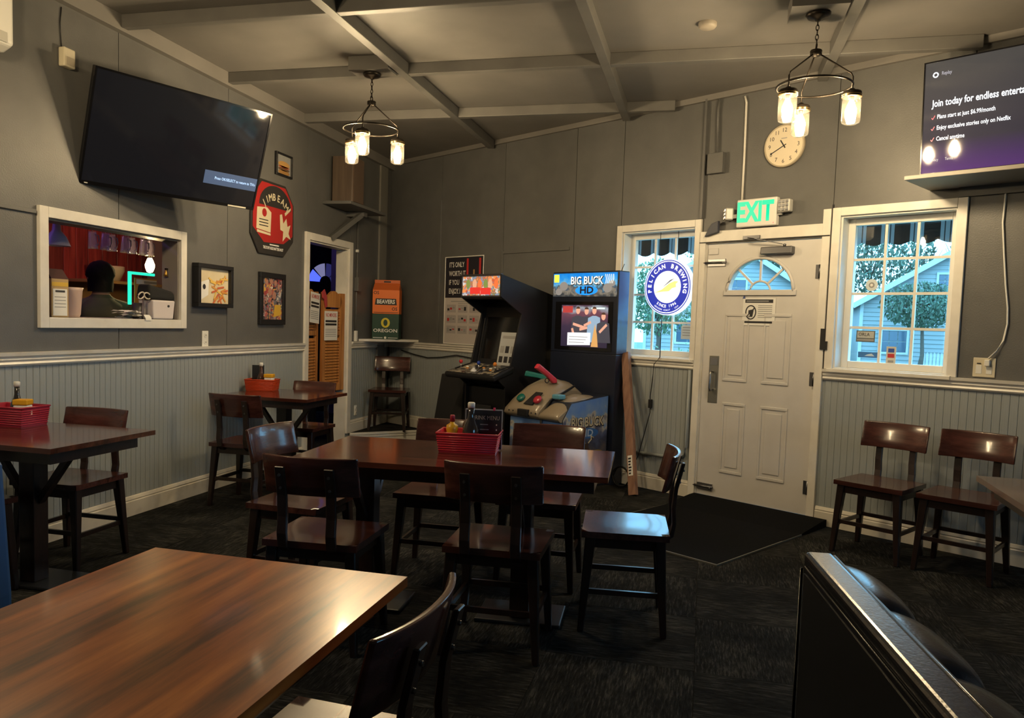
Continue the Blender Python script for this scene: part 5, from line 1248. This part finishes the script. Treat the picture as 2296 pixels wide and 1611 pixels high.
MB().hexa([(-.15, -.06, .137), (.115, -.06, .137), (.115, .06, .137), (-.15, .06, .137)], [(-.14, -.05, .245), (.12, -.05, .20), (.115, .05, .20), (-.14, .05, .245)]).build('black_cloth', mat('cloth_black', (.008, .008, .008), .9), t, bev=.02, seg=3)
flat('hand_hole', ell(.045, .095, .012, .009, 12), -.0605, ink_m, t)
t = thing('scissors', 'scissors with white handles resting before the black cloth', 'scissors', LW(4.61, -.03, zs+.13), RL)
for k, (x, a) in enumerate(((-.02, .5), (.035, -.3))):
    MB().tube([(x+(.032*cos(b)*cos(a)-.02*sin(b)*sin(a)), -.004*k, .03+.032*cos(b)*sin(a)+.02*sin(b)*cos(a)) for b in [2*pi*i/16 for i in range(16)]], .005, 6, closed=True).build('finger_ring', mat('scissor_white', (.62, .55, .45), .35), t)
MB().bar((0, .0, .02), (.02, .02, -.14), .004, .012).build('blade', steel_m, t)
t = thing('scissors_cup', 'dark cup holding scissors and pens beside the white bin', 'cup', LW(4.655, -.115, zs), RL)
MB().lathe([(.03, 0), (.033, .11), (.030, .11), (.028, .005)], 18, caps=False).lathe([(.028, .001), (.028, .004)], 18).build('body', mat('cup_dark', (.04, .035, .035), .5), t)
t = thing('clipboard', 'tan clipboard with papers leaning behind the bin', 'clipboard', LW(5.10, -.40, zs), RL)
MB().box(-.125, .115, .0, .006, 0, .30).build('board', mat('clip_tan', (.52, .30, .07), .5), t)
flat('paper_strip', rect(-.11, .11, .255, .29), 0, paper_m, t); flat('print_strip', rect(-.03, .11, .262, .28), -.0012, grey_m, t)
t = thing('led_sign', 'glowing green LED sign edge behind the clipboard', 'light', LW(5.10, -.43, zs), RL)
em_g = mat('led_green', (.0, .3, .2), .4, emit=(.02, .75, .50), es=.5)
MB().box(-.155, -.132, -.01, .01, .10, .345).build('side_tube', em_g, t, bev=.004); MB().box(-.132, .12, -.01, .01, .325, .345).build('top_tube', em_g, t, bev=.004)

# hanging mugs on their rail, bar lamps
rl = thing('glass_rack', 'dark rail of hooks under the hatch head carrying the glass mugs', 'rack', LW(4.70, -.42, 2.005), RL)
MB().box(-.90, .60, -.03, .03, 0, .03).build('rail', blackw_m, rl); MB().box(-.90, -.86, -.02, .02, .03, CEIL-2.006).build('hanger', blackw_m, rl); MB().box(.56, .60, -.02, .02, .03, CEIL-2.006).build('hanger', blackw_m, rl)
def mug(y, d, tilt, lab):
    t = thing('glass_mug', lab, 'mug', LW(y, d, 1.935), RL, 'hanging glass mugs'); t.rotation_euler = (0, tilt, RL)
    gm = mat('mug_glass', (.22, .20, .30), .08, coat=.6)
    MB().lathe([(.024, -.01), (.026, -.02), (.030, -.10), (.034, -.13), (.031, -.13), (.027, -.10), (.023, -.022), (.001, -.02)], 16, caps=False).build('body', glass('mug_clear', (.80, .78, .95), .05, 2.4, .12) if 'mug_clear' not in MATS else MATS['mug_clear'], t)
    MB().tube([(.026, 0, -.03), (.055, 0, -.035), (.060, 0, -.07), (.050, 0, -.10), (.029, 0, -.105)], .005, 8).build('handle', gm, t)
    MB().tube([(.0, 0, -.012), (.0, 0, .04), (.01, 0, .055), (.0, 0, .07)], .003, 6).build('hook', steel_m, t)
for k, y in enumerate((4.60, 4.69, 4.78, 4.885, 4.98, 5.075, 5.17)):
    mug(y, -.42+.015*((k % 2)*2-1), rad(3)*(1 if k % 2 else -1), '%s glass beer mug from the left hanging in the serving hatch' % ('first', 'second', 'third', 'fourth', 'fifth', 'sixth', 'seventh')[k])
t = thing('pendant_lamp', 'white metal pendant lamp at the left end of the hatch', 'lamp', LW(4.36, -.50, 1.80), RL)
MB().lathe([(.085, 0), (.060, .06), (.028, .10), (.022, .15), (.008, .19), (.008, .20)], 20, caps=False).build('shade', mat('shade_pale', (.50, .46, .55), .35), t)
MB().tube([(0, 0, .19), (0, 0, CEIL-1.802)], .004, 6).build('cord', black_m, t)
t = thing('bare_bulb', 'glowing warm bulb hanging in the hatch', 'lamp', LW(5.46, -.66, 1.78), RL)
MB().lathe([(.001, -.085), (.022, -.075), (.034, -.045), (.036, -.02), (.024, .015), (.014, .035)], 16, caps=False).build('bulb', mat('bar_bulb', (1, .8, .5), .5, emit=(1, .70, .30), es=60), t)
MB().cyl((0, 0, .03), (0, 0, .075), .015, 12).build('socket', bronze_m, t); MB().tube([(0, 0, .07), (0, 0, CEIL-1.782)], .003, 6).build('cord', black_m, t)
def led_tube(label, a, b, col, es, n_):
    t = thing('led_tube', label, 'light', a)
    d = Vector(b)-Vector(a)
    MB().cyl((0, 0, 0), d, .012, 10).build('tube', mat(n_, col, .4, emit=col, es=es), t); MB().cyl((0, 0, .014), d+Vector((0, 0, .014)), .009, 8).build('holder', steeld_m, t)
    for q in (.1, .9): MB().cyl(d*q+Vector((0, 0, .015)), d*q+Vector((0, 0, CEIL-a[2]+.001)), .003, 6).build('suspension_wire', steeld_m, t)
led_tube('purple LED tube over the bar behind the hatch', (-4.6, 3.4, 2.35), (-4.6, 5.0, 2.35), (.42, .20, 1.0), 6, 'led_purple')
led_tube('red-pink LED tube along the red plank wall of the bar', (-5.25, 4.6, 2.75), (-5.25, 6.4, 2.75), (1.0, .22, .25), 9, 'led_red_tube')
led_tube('violet LED tube in the vestibule behind the doorway', (-4.55, 9.0, 2.6), (-4.55, 10.3, 2.6), (.36, .22, 1.0), 6, 'led_violet')
t = thing('back_shelf', 'tan shelf board with a cream pot on the wall behind the bar', 'shelf', (-5.20, 6.05, 1.62), RL)
MB().box(-.45, .45, -.12, .27, 0, .025).build('board', mat('shelf_tan', (.35, .20, .08), .5), t); MB().box(-.42, .42, .2, .26, -.2, 0).build('back_rail', mat('shelf_tan2', (.22, .12, .05), .5), t)
MB().lathe([(.09, .026), (.13, .12), (.13, .16)], 18, (-.05, .05, 0)).build('pot', mat('cream_pot', (.52, .44, .34), .5), t)
t = thing('brass_bell', 'small brass bell on the right jamb of the serving hatch', 'bell', (XL-.085, PASS[1]-.0125, 1.66), 0)
MB().lathe([(.016, 0), (.012, .02), (.006, .045), (.002, .05)], 14, (0, -.018, -.02)).build('bell_cup', mat('brass_lamp', (.55, .34, .08), .3, .9), t); MB().box(-.006, .006, -.022, 0, .028, .04).build('bracket', bronze_m, t)

# person behind the hatch: dark hair, dark olive top, back turned
def person():
    px, py = -4.33, 4.87
    t = thing('person', 'person with short dark hair in a dark olive top standing behind the serving hatch', 'person', (px, py, 0), rad(232))
    V = [((0, 0, .98), .155, .115), ((0, 0, 1.12), .145, .105), ((0, .0, 1.28), .165, .115), ((0, .01, 1.40), .150, .105), ((0, .005, 1.475), .062, .060), ((0, -.01, 1.535), .058, .060), ((0, -.02, 1.60), .078, .092), ((0, -.02, 1.665), .076, .090), ((0, -.015, 1.715), .045, .055)]
    E = [(i, i+1) for i in range(8)]
    def limb(root, pts):
        prev = root
        for p in pts: V.append(p); E.append((prev, len(V)-1)); prev = len(V)-1
    for s in (-1, 1):
        limb(3, [((s*.185, .0, 1.395), .062, .062), ((s*.235, .0, 1.25), .052, .052), ((s*.25, -.02, 1.12), .045, .045), ((s*.20, -.16, 1.08), .038, .038), ((s*.13, -.28, 1.12), .028, .026)])
        h_ = len(V)-1
        limb(h_, [((s*.10, -.325, 1.125), .030, .016)]); k_ = len(V)-1
        for q, (dx, L_) in enumerate(((-.024, .07), (-.008, .08), (.008, .075), (.022, .06))): limb(k_, [((s*.095+dx, -.325-L_*.55, 1.128), .009, .008), ((s*.092+dx, -.325-L_, 1.112), .008, .007)])
        limb(h_, [((s*.095, -.29, 1.14), .011, .010), ((s*.065, -.325, 1.14), .009, .008)])
        limb(0, [((s*.095, 0, .88), .095, .095), ((s*.10, -.01, .50), .062, .065), ((s*.10, .0, .10), .042, .045), ((s*.105, -.03, .045), .044, .042), ((s*.11, -.16, .03), .038, .028)])
    me = bpy.data.meshes.new('body'); me.from_pydata([v[0] for v in V], E, []); o = bpy.data.objects.new('body', me); COL.objects.link(o); o.parent = t
    sk = o.modifiers.new('skin', 'SKIN'); sk.use_smooth_shade = True
    for i, v in enumerate(V): me.skin_vertices[0].data[i].radius = (v[1], v[2]); me.skin_vertices[0].data[i].use_root = (i == 0)
    sb = o.modifiers.new('sub', 'SUBSURF'); sb.levels = 2; sb.render_levels = 2
    # colours by height: trousers, top, skin
    m = ramp_mat('clothes', [(0, (.02, .02, .022)), (.57, (.055, .055, .035)), (.857, (.30, .17, .12))], 2, 0, 1.74, .8, constant=True); me.materials.append(m)
    # top, following the torso
    def top(u, v):
        a = 2*pi*u; z = .94+.53*v; w = .205-.03*sin(pi*v)*.6 if v < .85 else .205-(v-.85)/.15*.12; d = .150 if v < .85 else .150-(v-.85)/.15*.075
        return (w*cos(a), d*sin(a)+.005, z)
    MB().grid(top, 28, 12).build('top', mat('olive_top', (.050, .050, .030), .85, col2=(.065, .063, .04), vs=12), t)
    for s in (-1, 1): MB().tube([(s*.175, 0, 1.415), (s*.24, 0, 1.26), (s*.255, -.02, 1.12), (s*.21, -.15, 1.08)], .072, 12, .056).build('sleeve', mat('olive_top', (.050, .050, .030), .85), t)
    # hair: cap over crown, back and sides with uneven surface
    def hair(u, v):
        a = 2*pi*u; el = pi/2-v*(2.9 if sin(a) > -.25 else 1.15)
        r = 1+.03*sin(9*a)*cos(5*v*3)
        return (.098*r*cos(el)*cos(a), -.012+.112*r*cos(el)*sin(a), 1.648+.098*r*sin(el)) if el > -.3 else (.098*r*cos(-.3)*cos(a)*(1-.12*v), -.012+.112*r*cos(-.3)*sin(a)*(1-.12*v), 1.648+.098*sin(-.3)+(el+.3)*.10)
    MB().grid(hair, 32, 12).build('hair', mat('hair_dark', (.012, .010, .008), .9, bump=.6, bs=60, spec=.1), t)
    # face on the far side
    for s in (-1, 1):
        MB().lathe([(.001, -.010), (.010, -.006), (.012, 0), (.010, .006), (.001, .010)], 10, (s*.030, -.098, 1.635)).build('eye', mat('eye_white', (.7, .68, .65), .3), t)
        MB().lathe([(.004, -.03), (.012, -.015), (.015, .01), (.008, .03)], 10, (s*.082, -.01, 1.625), sx=.5).build('ear', mat('skin', (.30, .17, .12), .6), t)
    MB().hexa([(-.014, -.105, 1.60), (.014, -.105, 1.60), (.012, -.125, 1.60), (-.012, -.125, 1.60)], [(-.006, -.10, 1.645), (.006, -.10, 1.645), (.005, -.108, 1.645), (-.005, -.108, 1.645)]).build('nose', mat('skin', (.30, .17, .12), .6), t, bev=.004)
    MB().box(-.022, .022, -.106, -.092, 1.572, 1.582).build('mouth', mat('lips', (.25, .08, .07), .5), t, bev=.004)
person()
# dark door with a lit fan light at the far end of the vestibule
d3 = sroot('door_3', (-5.42, BARN-.005, 0), 0)
MB().box(-.45, .45, -.04, 0, 0, 2.42).build('door_slab', mat('dark_door', (.018, .015, .02), .4), d3, bev=.004)
fl = mat('fan_lit', (.05, .06, .4), .3, emit=(.05, .08, .85), es=.9); fl2 = mat('fan_lit_pale', (.3, .3, .5), .3, emit=(.20, .20, .36), es=.35); fl3 = mat('fan_dim', (.02, .02, .05), .2, emit=(.03, .03, .14), es=.3)
for k in range(4):
    aa = [pi*(k+.06)/4+pi/4*.88*i/6 for i in range(7)]
    MB().prism([(.27*cos(a), 1.90+.27*sin(a)) for a in aa]+[(.09*cos(a), 1.90+.09*sin(a)) for a in aa[::-1]], -.044, -.038, 'xz').build('pane', (fl3, fl3, fl2, fl)[k], d3)
struct(MB().box(-5.27, -5.08, BARN-.16, BARN-.002, 0, CEIL).build('trim_pillar', mat('pillar_pale', (.5, .48, .5), .5)))

# ================================================================== OUTSIDE
struct(MB().box(-60, 70, -30, 90, -.32, -.22).build('ground', mat('grass', (.06, .10, .05), .9, col2=(.10, .14, .07), vs=2)))
struct(MB().hexa([(-60, 14, -.219), (70, 10, -.219), (70, 24, -.219), (-60, 28, -.219)], [(-60, 14, -.2), (70, 10, -.2), (70, 24, -.2), (-60, 28, -.2)]).build('road', mat('asphalt', (.16, .17, .18), .8, col2=(.20, .21, .22), vs=1)))
siding = mat('house_siding', (.25, .27, .27), .6); roof_m = mat('roof_shingle', (.16, .19, .23), .8, col2=(.20, .23, .27), vs=12); htrim = mat('house_trim', (.42, .44, .44), .5); hglass = mat('house_glass', (.06, .09, .13), .1)
def house(label, cx, cy, hw, ze, za, L_, rz, wins):
    t = thing('house', label, 'house', (cx, cy, -.2), rz); n = 0
    MB().prism([(-hw, 0), (hw, 0), (hw, ze), (0, za), (-hw, ze)], 0, L_, 'xz').build('walls', siding, t)
    z = .1
    while z < za-.15:     # lap siding boards on the gable front
        w_ = hw if z < ze else hw*(za-z)/(za-ze)
        w2 = hw if z+.2 < ze else hw*max(0.02, (za-z-.2)/(za-ze))
        MB().hexa([(-w_, -.035, z), (w_, -.035, z), (w_, 0, z), (-w_, 0, z)], [(-w2, -.005, z+.2), (w2, -.005, z+.2), (w2, 0, z+.2), (-w2, 0, z+.2)]).build('siding_board', siding, t); z += .2
    for s in (-1, 1):
        k = (za-ze)/hw; o = .35
        MB().hexa([(0, -.4, za+.02), (s*(hw+o), -.4, ze-k*o+.02), (s*(hw+o), L_+.3, ze-k*o+.02), (0, L_+.3, za+.02)], [(0, -.4, za+.17), (s*(hw+o), -.4, ze-k*o+.17), (s*(hw+o), L_+.3, ze-k*o+.17), (0, L_+.3, za+.17)]).build('roof_slope', roof_m, t)
        MB().bar((0, -.42, za+.07), (s*(hw+o), -.42, ze-k*o+.07), .05, .24).build('rake_board', htrim, t)
        MB().box(min(s*hw, s*(hw-.15)), max(s*hw, s*(hw-.15)), -.06, 0, 0, ze).build('corner_board', htrim, t)
    for x, z, w_, h_, nx, nz in wins:
        f_ = MB().box(x-w_/2-.1, x+w_/2+.1, -.07, -.03, z-h_/2-.1, z-h_/2).box(x-w_/2-.1, x+w_/2+.1, -.07, -.03, z+h_/2, z+h_/2+.1).box(x-w_/2-.1, x-w_/2, -.07, -.03, z-h_/2, z+h_/2).box(x+w_/2, x+w_/2+.1, -.07, -.03, z-h_/2, z+h_/2).build('window', htrim, t)
        for i in range(nx):
            for j in range(nz):
                a0, b0 = x-w_/2+w_*i/nx, z-h_/2+h_*j/nz
                MB().box(a0+.02, a0+w_/nx-.02, -.05, -.036, b0+.02, b0+h_/nz-.02).build('pane', hglass, f_)
    return t
hA = house('pale gabled house with an attic window seen through the right window', 10.9, 39.5, 3.9, 3.1, 5.55, 11, rad(-6), [(-.3, 4.05, .75, .85, 3, 3), (-2.4, 1.35, 1.1, 1.0, 3, 2), (1.2, 1.3, .9, 1.4, 1, 1)])
hB = house('pale gabled house seen through the fan light of the door', 1.0, 40.5, 4.1, 3.35, 5.95, 11, rad(4), [(.35, 3.75, .9, .75, 2, 2), (-1.9, 1.5, 1.1, 1.1, 2, 2), (1.9, 1.5, 1.1, 1.1, 2, 2)])
def fence(x0, x1, y, n):
    t = thing('picket_fence', 'white picket fence beside the house in the right window', 'fence', (x0, y, -.2)); p0 = None
    for k in range(n):
        if p0 is None: p = p0 = MB().prism([(-.05, 0), (.05, 0), (.05, .85), (0, .95), (-.05, .85)], -.015, .015, 'xz').build('picket', htrim, t)
        else: p = p0.copy(); COL.objects.link(p)
        p.location = ((x1-x0)*k/n, 0, 0)
    for z in (.25, .7): MB().box(0, x1-x0, .016, .05, z, z+.08).build('rail', htrim, t)
fence(9.3, 11.3, 37.5, 14)
leafA = mat('leaf_dark', (.07, .12, .08), .7); leafB = mat('leaf_mid', (.10, .17, .09), .7); bark = mat('bark', (.09, .07, .055), .9)
def tree(label, x, y, h, zc, rx, rz_, n, m, size, seed, conifer=False):
    rnd = random.Random(seed); t = thing('tree', label, 'tree', (x, y, -.21), 0, 'trees beyond the windows')
    MB().tube([(0, 0, 0), (.1, .05, h*.35), (-.05, 0, zc+rz_*.3)], .13, 8, .04).build('trunk', bark, t)
    mb = MB()
    for k in range(7):
        a = k*2.4; mb.tube([(0, 0, zc-rz_*.6+k*.1), (cos(a)*rx*.45, sin(a)*rx*.45, zc-rz_*.2+k*.15), (cos(a)*rx*.75, sin(a)*rx*.75, zc+rz_*.1+k*.1)], .05, 5, .015)
    mb.build('branches', bark, t)
    mb = MB()
    for k in range(n):
        while True:
            p = Vector((rnd.uniform(-1, 1), rnd.uniform(-1, 1), rnd.uniform(-1, 1)))
            if .25 < p.length < 1: break
        s_ = 1
        if conifer: s_ = (1-(p.z+1)/2)*.9+.12
        q = Vector((p.x*rx*s_, p.y*rx*s_, zc+p.z*rz_)); e = Euler((rnd.uniform(0, 6), rnd.uniform(0, 6), rnd.uniform(0, 6))).to_matrix()
        a = size*rnd.uniform(.6, 1.4)
        mb.bm.faces.new([mb.bm.verts.new(q+e @ Vector(v)) for v in ((-a, 0, 0), (0, -a*.45, 0), (a, 0, 0), (0, a*.45, 0))])
    fo = mb.build('foliage', m, t); fo['kind'] = 'stuff'
tree('leafy tree before the pale house in the right window', 8.9, 36.5, 2.4, 2.95, 1.7, 1.0, 3200, leafA, .095, 1)
tree('tall dark tree left of the house roof in the right window', 10.2, 55, 6, 6.6, 2.1, 2.6, 2200, leafA, .15, 2)
tree('tall conifer behind the house ridge in the right window', 14.9, 63, 8, 7.6, 2.0, 4.0, 1100, leafA, .18, 3, True)
tree('slim conifer far right behind the house in the right window', 18.6, 66, 8, 8.0, 1.8, 4.2, 1100, leafA, .18, 4, True)
tree('low bushy tree behind the left window', -2.0, 33, 3, 2.9, 1.6, 1.6, 2600, leafB, .10, 5)
tree('tall loose tree above the sign in the left window', 1.2, 60, 7, 8.2, 3.4, 2.4, 1700, leafB, .15, 6)
tree('conifer between the two houses', 3.9, 55, 7, 6.6, 2.0, 3.6, 1700, leafA, .17, 7, True)
def shrub(x, y, seed, lab):
    rnd = random.Random(seed); t = thing('shrub', lab, 'shrub', (x, y, -.21), 0, 'shrubs across the road'); mb = MB()
    for k in range(500):
        p = Vector((rnd.gauss(0, .45), rnd.gauss(0, .3), abs(rnd.gauss(.35, .25)))); e = Euler((rnd.uniform(0, 6), rnd.uniform(0, 6), 0)).to_matrix(); a = .08
        mb.bm.faces.new([mb.bm.verts.new(p+e @ Vector(v)) for v in ((-a, 0, 0), (0, -a*.5, 0), (a, 0, 0), (0, a*.5, 0))])
    f_ = mb.build('foliage', leafB, t); f_['kind'] = 'stuff'
    MB().tube([(0, 0, 0), (.05, 0, .3), (-.05, .05, .5)], .03, 6, .01).build('stem', bark, t)
shrub(-1.0, 30, 21, 'low shrub across the road in the left window, left one'); shrub(.6, 31, 22, 'low shrub across the road in the left window, right one')
# striped awnings outside the windows
def awning(label, u0, u1):
    t = thing('striped_awning', label, 'awning', B((u0+u1)/2, 0, 0), RB, 'striped awnings'); h = (u1-u0)/2
    am = bpy.data.materials.get('awning_cloth')
    if not am:
        st = []; dark, pale, mid = (.035, .026, .024), (.75, .75, .78), (.06, .06, .065)
        for p, c in ((0, dark), (.50, pale), (.62, mid), (.66, pale), (.80, mid), (.84, pale), (.96, dark)): st.append((p, c))
        am = ramp_mat('awning_cloth', st, 0, 0, 1, .8, constant=True)
        nt = am.node_tree; mr = [n for n in nt.nodes if n.type == 'MAP_RANGE'][0]; sx = [n for n in nt.nodes if n.type == 'SEPXYZ'][0]
        mm = nt.nodes.new('ShaderNodeMath'); mm.operation = 'PINGPONG'; mm.inputs[1].default_value = 1000
        m1 = nt.nodes.new('ShaderNodeMath'); m1.operation = 'MULTIPLY_ADD'; m1.inputs[1].default_value = 1/.21; m1.inputs[2].default_value = 50
        m2 = nt.nodes.new('ShaderNodeMath'); m2.operation = 'FRACT'
        nt.links.new(sx.outputs[0], m1.inputs[0]); nt.links.new(m1.outputs[0], m2.inputs[0]); nt.links.new(m2.outputs[0], mr.inputs[0]); nt.nodes.remove(mm)
    MB().hexa([(-h, .205, 2.62), (h, .205, 2.62), (h, .72, 2.27), (-h, .72, 2.27)], [(-h, .205, 2.628), (h, .205, 2.628), (h, .73, 2.278), (-h, .73, 2.278)]).build('canopy', am, t)
    n = int((u1-u0)/.18); pts = [(-h, 2.28)]; zv = 2.075
    for k in range(n):
        for j in range(6): pts.append((-h+2*h*(k+j/6)/n, zv+.03-.03*abs(sin(pi*j/6))))
    pts += [(h, zv+.03), (h, 2.28)]
    MB().prism(pts, .722, .726, 'xz').build('valance', am, t)
    for s in (-1, 1): MB().tube([(s*(h-.01), .205, 2.27), (s*(h-.01), .715, 2.265)], .01, 6).build('frame_arm', steeld_m, t)
awning('dark striped awning outside the left window', 2.75, 4.45); awning('dark striped awning outside the right window', 4.75, 6.75)
